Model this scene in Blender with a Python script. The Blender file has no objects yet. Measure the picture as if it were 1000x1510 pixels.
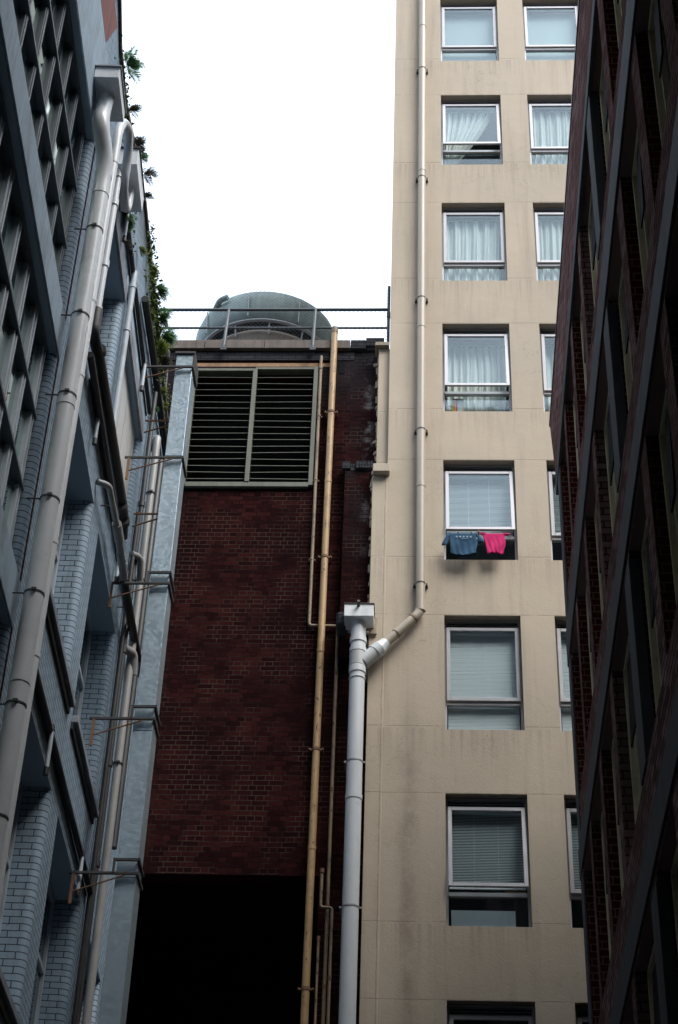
import bpy, bmesh, math, random
from mathutils import Vector, Matrix
random.seed(7)
C = bpy.context.scene
COL = C.collection
R_ = math.radians
GZ = -1.6                      # ground level (the camera is 1.6 m above it)

# ---------------------------------------------------------------- camera frame
def nrm(a): return Vector(a).normalized()
CF = 2520.0
Vv = nrm((132, 3385, CF)); Uv = Vector((1, -.0049, -.0457)); Uv = (Uv - Uv.dot(Vv) * Vv).normalized()
Dv = Uv.cross(Vv)
if Dv.z < 0: Dv = -Dv
cam = bpy.data.objects.new('camera', bpy.data.cameras.new('camera')); COL.objects.link(cam)
right = Vector((Uv.x, Dv.x, Vv.x)); up = Vector((Uv.y, Dv.y, Vv.y)); fwd = Vector((Uv.z, Dv.z, Vv.z))
cam.matrix_world = Matrix(((right.x, up.x, -fwd.x, 0), (right.y, up.y, -fwd.y, 0), (right.z, up.z, -fwd.z, 0), (0, 0, 0, 1)))
cam.data.sensor_fit = 'VERTICAL'; cam.data.sensor_height = 36; cam.data.lens = 36 * CF / 1510
cam.data.clip_end = 500; cam.data.clip_start = .05
C.camera = cam

# ---------------------------------------------------------------- wall frames: (u along the wall, v height, o out of the wall into the alley)
Lp, Ld = Vector((-3.887, 21.1, 0)), Vector((-.04949, .99877, 0)).normalized(); Ln = Vector((Ld.y, -Ld.x, 0))
Rp, Rd = Vector((1.895, 19.0, 0)), Vector((.02031, .99979, 0)).normalized(); Rn = Vector((-Rd.y, Rd.x, 0))
def fL(u, v, o=0): p = Lp + Ld * u + Ln * o; return Vector((p.x, p.y, v))
def fR(u, v, o=0): p = Rp + Rd * u + Rn * o; return Vector((p.x, p.y, v))
def fF(u, v, o=0): return Vector((u, 20.8 - o, v))
def fB(u, v, o=0): return Vector((u, 21.1 - o, v))

# ---------------------------------------------------------------- materials
def mat(name):
    m = bpy.data.materials.new(name); m.use_nodes = True
    nt = m.node_tree; return m, nt, nt.nodes['Principled BSDF']
def N(nt, t, **k):
    n = nt.nodes.new('ShaderNode' + t)
    for a, b in k.items():
        if hasattr(n, a) and a not in n.inputs: setattr(n, a, b)
        else: n.inputs[a].default_value = b
    return n
def math_(nt, op, a, b=None, c=None, clamp=False):
    n = nt.nodes.new('ShaderNodeMath'); n.operation = op; n.use_clamp = clamp
    for i, x in enumerate((a, b, c)):
        if x is None: continue
        if isinstance(x, (int, float)): n.inputs[i].default_value = x
        else: nt.links.new(x, n.inputs[i])
    return n.outputs[0]
def mixc(nt, fac, a, b, mode='MIX'):
    n = nt.nodes.new('ShaderNodeMix'); n.data_type = 'RGBA'; n.blend_type = mode
    for s, x in (('Factor', fac), ('A', a), ('B', b)):
        i = [k for k in n.inputs if k.name == s and (k.type == 'VALUE' if s == 'Factor' else k.type == 'RGBA')][0]
        if isinstance(x, (int, float)): i.default_value = x
        elif isinstance(x, tuple): i.default_value = (*x, 1)
        else: nt.links.new(x, i)
    return [k for k in n.outputs if k.type == 'RGBA'][0]
def noise(nt, scale, detail=4, vec=None, rough=.55):
    n = N(nt, 'TexNoise'); n.inputs['Scale'].default_value = scale; n.inputs['Detail'].default_value = detail
    n.inputs['Roughness'].default_value = rough
    if vec is not None: nt.links.new(vec, n.inputs['Vector'])
    return n.outputs['Fac']
def ramp(nt, f, a, b):
    n = nt.nodes.new('ShaderNodeMapRange'); n.inputs[1].default_value = a; n.inputs[2].default_value = b
    nt.links.new(f, n.inputs[0]); return n.outputs[0]
def pos(nt):
    g = nt.nodes.new('ShaderNodeNewGeometry'); s = nt.nodes.new('ShaderNodeSeparateXYZ')
    nt.links.new(g.outputs['Position'], s.inputs[0]); return g, s.outputs
def vmap(nt, vec, sc):
    m = nt.nodes.new('ShaderNodeVectorMath'); m.operation = 'MULTIPLY'; m.inputs[1].default_value = sc
    nt.links.new(vec, m.inputs[0]); return m.outputs[0]
def bump(nt, b, h, strength=.5, dist=.01):
    n = nt.nodes.new('ShaderNodeBump'); n.inputs['Strength'].default_value = strength; n.inputs['Distance'].default_value = dist
    nt.links.new(h, n.inputs['Height']); nt.links.new(n.outputs[0], b.inputs['Normal'])

def plain(name, col, rough=.6, metal=0, var=.25, scale=6, dirt=None, streak=True, spec=.5, dirtamt=.5, chips=None):
    """base colour broken up by noise, streaks running down and blotches of dirt"""
    m, nt, b = mat(name)
    g, xyz = pos(nt); P = g.outputs['Position']
    n1 = noise(nt, scale, 5, P)
    c = mixc(nt, n1, tuple(x * (1 - var) for x in col), tuple(min(1, x * (1 + var)) for x in col))
    if streak:
        n2 = noise(nt, 1, 4, vmap(nt, P, (14, 14, .8)))
        c = mixc(nt, ramp(nt, n2, .45, .75), c, tuple(x * (1 - var * 1.3) for x in col))
    if dirt:
        n3 = noise(nt, 2.3, 6, P, .7)
        c = mixc(nt, math_(nt, 'MULTIPLY', ramp(nt, n3, .5, .68), dirtamt), c, dirt)
    if chips:
        c = mixc(nt, ramp(nt, noise(nt, 1, 5, vmap(nt, P, (26, 26, 9)), .7), .60, .63), c, chips)
    nt.links.new(c, b.inputs['Base Color'])
    b.inputs['Metallic'].default_value = metal
    nt.links.new(ramp(nt, n1, -1.5 + rough, 1.5 + rough) if False else math_(nt, 'ADD', math_(nt, 'MULTIPLY', n1, .25), rough - .12), b.inputs['Roughness'])
    b.inputs['Specular IOR Level'].default_value = spec
    bump(nt, b, noise(nt, 60, 3, P), .15, .004)
    return m

def brickmat(name, d, n, row, width, cols, mortar, msize=.008, soot=None, bumpd=.012, rough=.85, extra=None, stretch=None, mdark=None, bs=.8, spc=.0, sq=1.0):
    m, nt, b = mat(name)
    g, xyz = pos(nt); P = g.outputs['Position']
    def dotv(v):
        k = nt.nodes.new('ShaderNodeVectorMath'); k.operation = 'DOT_PRODUCT'; nt.links.new(P, k.inputs[0]); k.inputs[1].default_value = v
        return k.outputs['Value']
    k = nt.nodes.new('ShaderNodeVectorMath'); k.operation = 'DOT_PRODUCT'
    nt.links.new(g.outputs['Normal'], k.inputs[0]); k.inputs[1].default_value = n
    side = math_(nt, 'LESS_THAN', math_(nt, 'ABSOLUTE', k.outputs['Value']), .7)
    u = math_(nt, 'ADD', math_(nt, 'MULTIPLY', dotv(d), math_(nt, 'SUBTRACT', 1, side)), math_(nt, 'MULTIPLY', dotv(n), side))
    cv = nt.nodes.new('ShaderNodeCombineXYZ')
    # wobble the courses a little so that they are not ruler straight
    wob = math_(nt, 'MULTIPLY', math_(nt, 'SUBTRACT', noise(nt, 1.7, 2, P), .5), .02)
    wob2 = math_(nt, 'MULTIPLY', math_(nt, 'SUBTRACT', noise(nt, 14, 2, P), .5), .008)
    nt.links.new(math_(nt, 'ADD', u, wob2), cv.inputs[0]); nt.links.new(math_(nt, 'ADD', math_(nt, 'ADD', xyz[2], wob), wob2), cv.inputs[1])
    br = nt.nodes.new('ShaderNodeTexBrick'); nt.links.new(cv.outputs[0], br.inputs['Vector'])
    br.inputs['Scale'].default_value = 1; br.inputs['Brick Width'].default_value = width; br.inputs['Row Height'].default_value = row
    br.inputs['Mortar Size'].default_value = msize; br.inputs['Mortar Smooth'].default_value = .25; br.squash = sq; br.squash_frequency = 2; br.inputs['Bias'].default_value = -.1
    br.inputs['Color1'].default_value = (*cols[0], 1); br.inputs['Color2'].default_value = (*cols[1], 1); br.inputs['Mortar'].default_value = (0, 0, 0, 1)
    n1 = noise(nt, 9, 5, P); n2 = noise(nt, .9, 5, P)
    face = mixc(nt, math_(nt, 'MULTIPLY', n1, .9), br.outputs['Color'], (0.5, 0.5, 0.5), 'OVERLAY')
    face = mixc(nt, ramp(nt, n2, .35, .7), face, cols[2])
    if extra: face = extra(nt, face, P, xyz)
    if mdark:
        mc = mixc(nt, ramp(nt, noise(nt, 2.1, 4, P), .42, .6), mdark, mortar)
    else: mc = mortar
    sn = nt.nodes.new('ShaderNodeSeparateXYZ'); nt.links.new(g.outputs['Normal'], sn.inputs[0])
    flat = math_(nt, 'GREATER_THAN', math_(nt, 'ABSOLUTE', sn.outputs[2]), .7)
    bfac = math_(nt, 'MULTIPLY', br.outputs['Fac'], math_(nt, 'SUBTRACT', 1, flat))
    face = mixc(nt, flat, face, cols[0])
    col = mixc(nt, bfac, face, mc)
    nt.links.new(col, b.inputs['Base Color']); b.inputs['Roughness'].default_value = rough; b.inputs['Specular IOR Level'].default_value = spc
    h = math_(nt, 'ADD', math_(nt, 'SUBTRACT', 1, bfac), math_(nt, 'MULTIPLY', n1, .5))
    bump(nt, b, h, bs, bumpd)
    return m

def ext_brown(nt, c, P, xyz):
    # soot towards the coping and down the pier, pale lime bloom beside the toothed edge
    s = math_(nt, 'MULTIPLY', ramp(nt, math_(nt, 'ADD', xyz[2], math_(nt, 'MULTIPLY', noise(nt, 1.5, 4, P), 1.2)), 18.2, 19.5), .9, clamp=True)
    c = mixc(nt, s, c, (.024, .026, .032))
    x1 = ramp(nt, math_(nt, 'ABSOLUTE', math_(nt, 'ADD', xyz[0], .9)), .32, .1)
    z1 = ramp(nt, math_(nt, 'ABSOLUTE', math_(nt, 'SUBTRACT', xyz[2], 16.1)), 1.9, .4)
    s2 = math_(nt, 'MULTIPLY', math_(nt, 'MULTIPLY', x1, z1, clamp=True), ramp(nt, noise(nt, 2.2, 5, P), .35, .6), clamp=True)
    c = mixc(nt, s2, c, (.016, .015, .018))
    x2 = ramp(nt, math_(nt, 'ABSOLUTE', math_(nt, 'ADD', xyz[0], .78)), .11, .02)
    s3 = math_(nt, 'MULTIPLY', math_(nt, 'MULTIPLY', x2, ramp(nt, noise(nt, 5, 4, P), .5, .65), clamp=True), ramp(nt, xyz[2], 14.5, 16.5), clamp=True)
    return mixc(nt, math_(nt, 'MULTIPLY', s3, .6), c, (.2, .2, .22))
M = {}
M['brown'] = brickmat('brown_brick', (1, 0, 0), (0, -1, 0), .077, .225, ((.042, .0115, .0115), (.012, .0048, .006), (.013, .0055, .0065)), (.062, .046, .037), .0055, extra=ext_brown, mdark=(.010, .007, .007), sq=.5, bumpd=.02)
M['engine'] = brickmat('blue_grey_brick', (1, 0, 0), (0, -1, 0), .077, .225, ((.06, .064, .072), (.035, .038, .045), (.04, .04, .045)), (.02, .02, .022), .007)
def ext_white(nt, c, P, xyz):
    st = noise(nt, 1, 5, vmap(nt, P, (9, 9, .6)), .65)
    c = mixc(nt, math_(nt, 'MULTIPLY', ramp(nt, st, .5, .72), .55), c, (.13, .14, .15))
    c = mixc(nt, math_(nt, 'MULTIPLY', ramp(nt, noise(nt, 26, 3, P), .72, .76), .8), c, (.05, .03, .025))
    top = ramp(nt, math_(nt, 'ADD', xyz[2], math_(nt, 'MULTIPLY', noise(nt, 3, 4, P), .9)), 16.4, 17.1)
    return mixc(nt, top, c, (.05, .055, .05))
M['white'] = brickmat('painted_brick', tuple(Ld), tuple(Ln), .069, .21, ((.33, .435, .54), (.255, .35, .445), (.285, .385, .485)), (.04, .052, .07), .0055, extra=ext_white, bumpd=.012, rough=.6, bs=.7, spc=.3)
M['bare'] = brickmat('bare_red_brick', tuple(Ld), tuple(Ln), .069, .21, ((.10, .035, .03), (.05, .02, .02), (.05, .022, .022)), (.03, .025, .025), .007)
M['purple'] = brickmat('purple_brick', tuple(Rd), tuple(Rn), .08, .22, ((.27, .175, .17), (.07, .035, .033), (.15, .085, .08)), (.035, .025, .022), .008)
M['redjamb'] = brickmat('red_brick', tuple(Rd), tuple(Rn), .08, .22, ((.085, .016, .013), (.055, .010, .009), (.06, .012, .010)), (.15, .125, .10), .007)

def facade_mat():
    m, nt, b = mat('beige_render')
    g, xyz = pos(nt); P = g.outputs['Position']
    n1 = noise(nt, 3.2, 6, P, .65); n2 = noise(nt, .55, 4, P)
    c = mixc(nt, n1, (.49, .41, .325), (.565, .48, .385))
    c = mixc(nt, ramp(nt, n2, .35, .75), c, (.455, .395, .32))
    st = noise(nt, 1, 5, vmap(nt, P, (5, 5, .35)), .6)
    c = mixc(nt, math_(nt, 'MULTIPLY', ramp(nt, st, .5, .75), .5), c, (.31, .265, .215))
    # damp stain below the downpipe elbow
    dx = ramp(nt, math_(nt, 'ABSOLUTE', math_(nt, 'SUBTRACT', xyz[0], math_(nt, 'ADD', -.16, math_(nt, 'MULTIPLY', noise(nt, 1.3, 3, P), .14)))), .19, .03)
    dz = ramp(nt, xyz[2], 12.7, 10.6)
    c = mixc(nt, math_(nt, 'MULTIPLY', math_(nt, 'MULTIPLY', dx, dz, clamp=True), math_(nt, 'MULTIPLY', ramp(nt, n1, .3, .62), .55), clamp=True), c, (.22, .175, .14))
    # patched areas and faint runs under the sills
    vor = nt.nodes.new('ShaderNodeTexVoronoi'); vor.inputs['Scale'].default_value = .55; nt.links.new(P, vor.inputs['Vector'])
    vs_ = nt.nodes.new('ShaderNodeSeparateXYZ'); nt.links.new(vor.outputs['Color'], vs_.inputs[0])
    c = mixc(nt, math_(nt, 'MULTIPLY', ramp(nt, vs_.outputs[0], .55, .9), .12), c, (.62, .55, .45))
    fz = math_(nt, 'FRACT', math_(nt, 'DIVIDE', math_(nt, 'SUBTRACT', xyz[2], 8.90 - 28.73), 2.873))
    run = math_(nt, 'MULTIPLY', ramp(nt, fz, .80, 1.0), ramp(nt, noise(nt, 1, 3, vmap(nt, P, (22, 1, .4))), .48, .66), clamp=True)
    c = mixc(nt, math_(nt, 'MULTIPLY', run, .36), c, (.25, .20, .16))
    crk = math_(nt, 'ABSOLUTE', math_(nt, 'SUBTRACT', noise(nt, 1.15, 7, P, .62), .5))
    c = mixc(nt, math_(nt, 'MULTIPLY', math_(nt, 'MULTIPLY', math_(nt, 'LESS_THAN', crk, .0022), ramp(nt, n2, .5, .6), clamp=True), .5), c, (.22, .17, .13))
    # day joints at the head and sill of each storey
    lines = None
    for z0 in (10.775, 8.93):
        f = math_(nt, 'ABSOLUTE', math_(nt, 'SUBTRACT', math_(nt, 'FRACT', math_(nt, 'DIVIDE', math_(nt, 'SUBTRACT', xyz[2], z0 - 28.75 + 1.4375), 2.875)), .5))
        l = math_(nt, 'LESS_THAN', f, .0022)
        lines = l if lines is None else math_(nt, 'MAXIMUM', lines, l)
    # ragged vertical crack beside the pilaster
    cx = math_(nt, 'ABSOLUTE', math_(nt, 'SUBTRACT', xyz[0], math_(nt, 'ADD', -.515, math_(nt, 'MULTIPLY', noise(nt, 2.5, 6, P, .75), .05))))
    cr = math_(nt, 'MULTIPLY', math_(nt, 'LESS_THAN', cx, .006), math_(nt, 'LESS_THAN', xyz[2], 16.2))
    tot = math_(nt, 'MULTIPLY', math_(nt, 'MAXIMUM', lines, cr), ramp(nt, noise(nt, 4, 4, P), .3, .5), clamp=True)
    c = mixc(nt, math_(nt, 'MULTIPLY', tot, .5), c, (.16, .125, .10))
    pit = ramp(nt, noise(nt, 17, 3, P), .76, .79)
    c = mixc(nt, math_(nt, 'MULTIPLY', pit, .5), c, (.2, .16, .13))
    nt.links.new(c, b.inputs['Base Color']); b.inputs['Roughness'].default_value = .9; b.inputs['Specular IOR Level'].default_value = .2
    h = math_(nt, 'SUBTRACT', math_(nt, 'ADD', noise(nt, 35, 5, P, .7), math_(nt, 'MULTIPLY', n1, 1.6)), math_(nt, 'MULTIPLY', tot, .9))
    bump(nt, b, h, .38, .009)
    return m
M['beige'] = facade_mat()
M['render_blue'] = plain('painted_render', (.36, .465, .56), .7, var=.22, scale=3, dirt=(.16, .17, .18))
M['redpaint'] = plain('weathered_red_paint', (.22, .07, .065), .8, var=.3, scale=5)
M['concrete'] = plain('grey_concrete', (.26, .28, .32), .8, var=.25, dirt=(.08, .08, .09), scale=4)
M['darkconc'] = plain('dark_concrete', (.075, .08, .09), .8, spec=.1, var=.25, dirt=(.05, .05, .06), scale=4)
M['pvcdull'] = plain('dull_grey_plastic', (.30, .30, .30), .4, var=.08, dirt=(.18, .17, .16), dirtamt=.4, scale=3)
M['coping'] = plain('stone_coping', (.15, .125, .11), .85, var=.35, dirt=(.05, .045, .045), scale=7)
M['infill'] = plain('infill_board', (.56, .555, .55), .6, var=.08, dirt=(.3, .25, .2), dirtamt=.4, scale=2)
M['pvc'] = plain('grey_white_plastic', (.66, .685, .72), .3, var=.05, dirt=(.48, .48, .48), dirtamt=.4, scale=3)
M['pvcwhite'] = plain('white_plastic', (.60, .63, .67), .3, var=.05, dirt=(.4, .4, .4), dirtamt=.25, scale=3)
M['hopper'] = plain('zinc_hopper', (.80, .84, .88), .35, var=.07, dirt=(.3, .32, .34), dirtamt=.3)
M['beigepipe'] = plain('beige_painted_pipe', (.40, .35, .285), .4, var=.08, dirt=(.36, .29, .21), dirtamt=.4)
M['yellow'] = plain('yellow_painted_iron', (.42, .27, .135), .5, var=.14, dirt=(.20, .12, .065), dirtamt=.7, scale=5, chips=(.035, .028, .025))
M['tan'] = plain('old_tan_pipe', (.27, .195, .125), .6, var=.2, dirt=(.08, .06, .05), dirtamt=.9, scale=9, chips=(.04, .03, .03))
M['blackpipe'] = plain('black_iron', (.02, .022, .026), .5, var=.3, dirt=(.06, .05, .045))
M['darkfix'] = plain('dark_steel', (.045, .045, .05), .6, var=.3, dirt=(.12, .06, .03), dirtamt=.4)
M['rust'] = plain('rusty_steel', (.20, .105, .06), .8, var=.35, dirt=(.10, .04, .02), scale=12)
M['railing'] = plain('grey_rail_paint', (.06, .075, .09), .5, var=.25, dirt=(.05, .05, .05))
M['greenframe'] = plain('olive_grey_paint', (.125, .135, .105), .6, var=.2, dirt=(.10, .08, .06))
M['slatgreen'] = plain('dull_olive_slat', (.075, .082, .065), .6, var=.25, dirt=(.05, .05, .04))
M['timber'] = plain('raw_timber', (.34, .20, .11), .8, var=.25, dirt=(.08, .05, .04), scale=8)
M['tower'] = plain('cooling_tower_shell', (.20, .27, .27), .6, var=.22, dirt=(.09, .11, .12), scale=1.5)
M['towerbase'] = plain('cooling_tower_basin', (.27, .235, .20), .8, var=.22, dirt=(.12, .10, .09), scale=2)
M['alu'] = plain('anodised_aluminium', (.43, .43, .46), .42, metal=.3, var=.06, streak=False)
M['alud'] = plain('dull_aluminium', (.30, .31, .33), .5, metal=.4, var=.08, streak=False)
M['cream'] = plain('cream_window_paint', (.84, .75, .52), .6, var=.08, dirt=(.3, .25, .17), dirtamt=.35)
M['mullion'] = plain('dark_blue_mullion', (.11, .135, .16), .5, var=.1, streak=False)
M['bluewin'] = plain('blue_grey_window_paint', (.46, .52, .58), .5, var=.08, dirt=(.2, .22, .24), dirtamt=.4)
M['black'] = plain('black_interior', (.012, .012, .014), .9, spec=.05, var=.2, streak=False)
M['room'] = plain('room_wall', (.11, .12, .13), .9, var=.1, streak=False)
M['asphalt'] = plain('asphalt', (.05, .05, .052), .9, var=.3, streak=False, scale=20)
M['roofing'] = plain('roof_felt', (.09, .09, .09), .9, var=.2, streak=False)
M['oldbrick'] = plain('dark_rear_brick', (.028, .026, .026), .9, var=.3, spec=0)
M['limey'] = plain('broken_mortar', (.30, .25, .185), .95, var=.35, streak=False, scale=22)
M['shirtblue'] = plain('blue_cotton', (.042, .095, .165), .9, var=.12, streak=False, spec=.1)
M['shirtpink'] = plain('pink_cotton', (.60, .035, .16), .85, var=.06, streak=False, spec=.1)
M['print'] = plain('faded_print', (.30, .36, .42), .9, var=.2, streak=False)
M['cupwhite'] = plain('white_ceramic', (.78, .74, .72), .3, var=.03, streak=False)
M['cardwhite'] = plain('white_card', (.72, .78, .84), .7, var=.05, streak=False)
M['cardyellow'] = plain('yellow_card', (.85, .55, .04), .7, var=.05, streak=False)
M['cardred'] = plain('red_card', (.75, .06, .08), .7, var=.05, streak=False)
M['blindbrown'] = plain('brown_slat', (.16, .07, .035), .6, var=.2)
M['moss'] = plain('moss', (.075, .105, .025), .95, var=.5, streak=False, scale=25)

def leafmat(name, a, b_):
    m, nt, b = mat(name); g, xyz = pos(nt)
    c = mixc(nt, ramp(nt, noise(nt, 18, 3, g.outputs['Position']), .3, .7), a, b_)
    nt.links.new(c, b.inputs['Base Color']); b.inputs['Roughness'].default_value = .6
    tr = nt.nodes.new('ShaderNodeBsdfTranslucent'); nt.links.new(c, tr.inputs[0])
    mx = nt.nodes.new('ShaderNodeMixShader'); mx.inputs[0].default_value = .35
    nt.links.new(b.outputs[0], mx.inputs[1]); nt.links.new(tr.outputs[0], mx.inputs[2])
    nt.links.new(mx.outputs[0], nt.nodes['Material Output'].inputs['Surface']); return m
M['fern'] = leafmat('fern_green', (.06, .15, .065), (.12, .24, .10))
M['fernyellow'] = leafmat('yellow_green_leaf', (.10, .15, .02), (.16, .20, .03))
M['ferndark'] = leafmat('dark_brown_leaf', (.05, .06, .045), (.10, .075, .06))

def glass(name, tint, base=.06, dark=False, fresmul=1.0, gcol=(.8, .9, .95)):
    m, nt, b = mat(name); nt.nodes.remove(b)
    lw = nt.nodes.new('ShaderNodeLayerWeight'); lw.inputs[0].default_value = .5
    class fr: outputs = [math_(nt, 'ADD', math_(nt, 'MULTIPLY', math_(nt, 'POWER', lw.outputs['Facing'], 4), .9), .02)]
    g, xyz = pos(nt)
    gl = nt.nodes.new('ShaderNodeBsdfGlossy'); gl.inputs['Roughness'].default_value = .03; gl.inputs['Color'].default_value = (*gcol, 1)
    bp = nt.nodes.new('ShaderNodeBump'); bp.inputs['Strength'].default_value = .06; bp.inputs['Distance'].default_value = .02
    nt.links.new(noise(nt, 1.8, 2, g.outputs['Position']), bp.inputs['Height']); nt.links.new(bp.outputs[0], gl.inputs['Normal'])
    if dark:
        tr = nt.nodes.new('ShaderNodeBsdfDiffuse'); tr.inputs[0].default_value = (*tint, 1)
    else:
        tr = nt.nodes.new('ShaderNodeBsdfTransparent'); tr.inputs[0].default_value = (*tint, 1)
    mx = nt.nodes.new('ShaderNodeMixShader')
    nt.links.new(math_(nt, 'ADD', math_(nt, 'MULTIPLY', fr.outputs[0], fresmul), base, clamp=True), mx.inputs[0])
    nt.links.new(tr.outputs[0], mx.inputs[1]); nt.links.new(gl.outputs[0], mx.inputs[2])
    nt.links.new(mx.outputs[0], nt.nodes['Material Output'].inputs['Surface']); return m
M['glass'] = glass('window_glass', (.92, .96, .97), .04)
M['darkglass'] = glass('dark_glass', (.012, .014, .018), .05, True)
M['greenglass'] = glass('green_grey_glass', (.22, .28, .27), .5, True, 1.2, (.62, .72, .70))

def clothmat(name, col, tl=.25):
    m, nt, b = mat(name); b.inputs['Base Color'].default_value = (*col, 1); b.inputs['Roughness'].default_value = .9
    tr = nt.nodes.new('ShaderNodeBsdfTranslucent'); tr.inputs[0].default_value = (*col, 1)
    mx = nt.nodes.new('ShaderNodeMixShader'); mx.inputs[0].default_value = tl
    nt.links.new(b.outputs[0], mx.inputs[1]); nt.links.new(tr.outputs[0], mx.inputs[2])
    nt.links.new(mx.outputs[0], nt.nodes['Material Output'].inputs['Surface']); return m
M['blindpale'] = clothmat('pale_blind', (.92, .95, .97), .05)
M['curtain'] = clothmat('sheer_curtain', (.82, .84, .79))
M['blind'] = clothmat('venetian_blind', (.86, .91, .93))
M['roller'] = clothmat('roller_blind', (.62, .70, .70))

def galv():
    m, nt, b = mat('galvanised_steel'); g, xyz = pos(nt); P = g.outputs['Position']
    v = nt.nodes.new('ShaderNodeTexVoronoi'); v.inputs['Scale'].default_value = 30; nt.links.new(P, v.inputs['Vector'])
    s = nt.nodes.new('ShaderNodeSeparateXYZ'); nt.links.new(v.outputs['Color'], s.inputs[0])
    n2 = noise(nt, 2.2, 5, P, .6)
    c = mixc(nt, math_(nt, 'MULTIPLY', s.outputs[0], .35), (.55, .68, .78), (.70, .81, .90))
    c = mixc(nt, math_(nt, 'MULTIPLY', ramp(nt, n2, .45, .7), .22), c, (.46, .55, .62))
    nt.links.new(c, b.inputs['Base Color']); b.inputs['Metallic'].default_value = .78
    nt.links.new(math_(nt, 'ADD', math_(nt, 'MULTIPLY', s.outputs[1], .12), .30), b.inputs['Roughness'])
    bump(nt, b, n2, .08, .03); return m
M['galv'] = galv()

# ---------------------------------------------------------------- mesh helpers
W = {}
class MB:
    def __init__(s): s.bm = bmesh.new()
    def face(s, pts, smooth=False):
        f = s.bm.faces.new([s.bm.verts.new(p) for p in pts]); f.smooth = smooth; return f
    def box8(s, c):
        v = [s.bm.verts.new(p) for p in c]
        for q in ((0, 3, 2, 1), (4, 5, 6, 7), (0, 1, 5, 4), (1, 2, 6, 5), (2, 3, 7, 6), (3, 0, 4, 7)):
            s.bm.faces.new([v[i] for i in q])
        return s
    def box(s, x0, x1, y0, y1, z0, z1, f=None):
        """box in local axes, or through a wall frame f(u, v, o) with x=u, y=o, z=v"""
        c = [(x0, y0, z0), (x1, y0, z0), (x1, y1, z0), (x0, y1, z0), (x0, y0, z1), (x1, y0, z1), (x1, y1, z1), (x0, y1, z1)]
        return s.box8([f(a, c_, b) if f else Vector((a, b, c_)) for a, b, c_ in c])
    def tube(s, pts, r, n=16, fillet=0, caps=True, radii=None):
        pts = [Vector(p) for p in pts]
        if fillet:
            q = [pts[0]]
            for i in range(1, len(pts) - 1):
                a, b, c = pts[i - 1], pts[i], pts[i + 1]
                d1, d2 = (a - b), (c - b); t = min(fillet, d1.length * .48, d2.length * .48)
                p0, p2 = b + d1.normalized() * t, b + d2.normalized() * t
                for k in range(7):
                    w = k / 6; q.append(p0 * (1 - w) ** 2 + b * 2 * w * (1 - w) + p2 * w * w)
            q.append(pts[-1]); pts = q
        rings = []; prev = None
        for i, p in enumerate(pts):
            t = ((pts[min(i + 1, len(pts) - 1)] - p).normalized() + (p - pts[max(i - 1, 0)]).normalized())
            if t.length < 1e-6: t = pts[min(i + 1, len(pts) - 1)] - pts[max(i - 1, 0)]
            t.normalize()
            if prev is None:
                a = Vector((0, 0, 1)) if abs(t.z) < .9 else Vector((1, 0, 0)); x = (a - a.dot(t) * t).normalized()
            else: x = (prev - prev.dot(t) * t).normalized()
            prev = x; y = t.cross(x); rr = radii[i] if radii else r
            rings.append([s.bm.verts.new(p + (x * math.cos(2 * math.pi * k / n) + y * math.sin(2 * math.pi * k / n)) * rr) for k in range(n)])
        for a, b in zip(rings, rings[1:]):
            for k in range(n):
                f = s.bm.faces.new((a[k], a[(k + 1) % n], b[(k + 1) % n], b[k])); f.smooth = True
        if caps:
            s.bm.faces.new([s.bm.verts.new(v.co) for v in rings[0][::-1]]); s.bm.faces.new([s.bm.verts.new(v.co) for v in rings[-1]])
        return s
    def lathe(s, prof, c, n=64, smooth=True, a0=0, a1=2 * math.pi):
        rings = []
        for k in range(n + (0 if a1 - a0 > 6.28 else 1)):
            a = a0 + (a1 - a0) * k / n
            rings.append([s.bm.verts.new(Vector(c) + Vector((r * math.cos(a), r * math.sin(a), z))) for r, z in prof])
        m = len(rings)
        for i in range(n):
            A, B = rings[i % m], rings[(i + 1) % m]
            for j in range(len(prof) - 1):
                f = s.bm.faces.new((A[j], B[j], B[j + 1], A[j + 1])); f.smooth = smooth
        return s
    def bar(s, a, b, w, h, up=(0, 0, 1)):
        a, b = Vector(a), Vector(b); t = (b - a).normalized(); u = Vector(up)
        if abs(t.dot(u)) > .95: u = Vector((0, 1, 0))
        x = t.cross(u).normalized() * w / 2; y = x.cross(t).normalized() * h / 2
        return s.box8([a - x - y, a + x - y, a + x + y, a - x + y, b - x - y, b + x - y, b + x + y, b - x + y])
    def mesh(s, name, bevel=0):
        if bevel:
            bmesh.ops.remove_doubles(s.bm, verts=s.bm.verts, dist=1e-5)
            es = [e for e in s.bm.edges if len(e.link_faces) == 2 and e.calc_face_angle(0) > .6]
            bmesh.ops.bevel(s.bm, geom=es, offset=bevel, segments=1, affect='EDGES', clamp_overlap=True)
        bmesh.ops.recalc_face_normals(s.bm, faces=s.bm.faces)
        me = bpy.data.meshes.new(name); s.bm.to_mesh(me); s.bm.free(); return me
    def build(s, name, m, parent=None, bevel=0, origin=None):
        """verts are in world coordinates; the object gets its parent's origin"""
        o0 = Vector(origin) if origin is not None else (W[parent.name].copy() if parent else Vector((0, 0, 0)))
        bmesh.ops.translate(s.bm, verts=s.bm.verts, vec=-o0)
        return put(name, s.mesh(name, bevel), m, parent, o0)
def put(name, me, m, parent=None, w=(0, 0, 0), rz=0):
    o = bpy.data.objects.new(name, me); COL.objects.link(o)
    if me and not me.materials: me.materials.append(M[m] if isinstance(m, str) else m)
    w = Vector(w); W[o.name] = w
    if parent: o.parent = parent; o.location = w - W[parent.name]
    else: o.location = w
    o.rotation_euler = (0, 0, rz); return o
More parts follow.
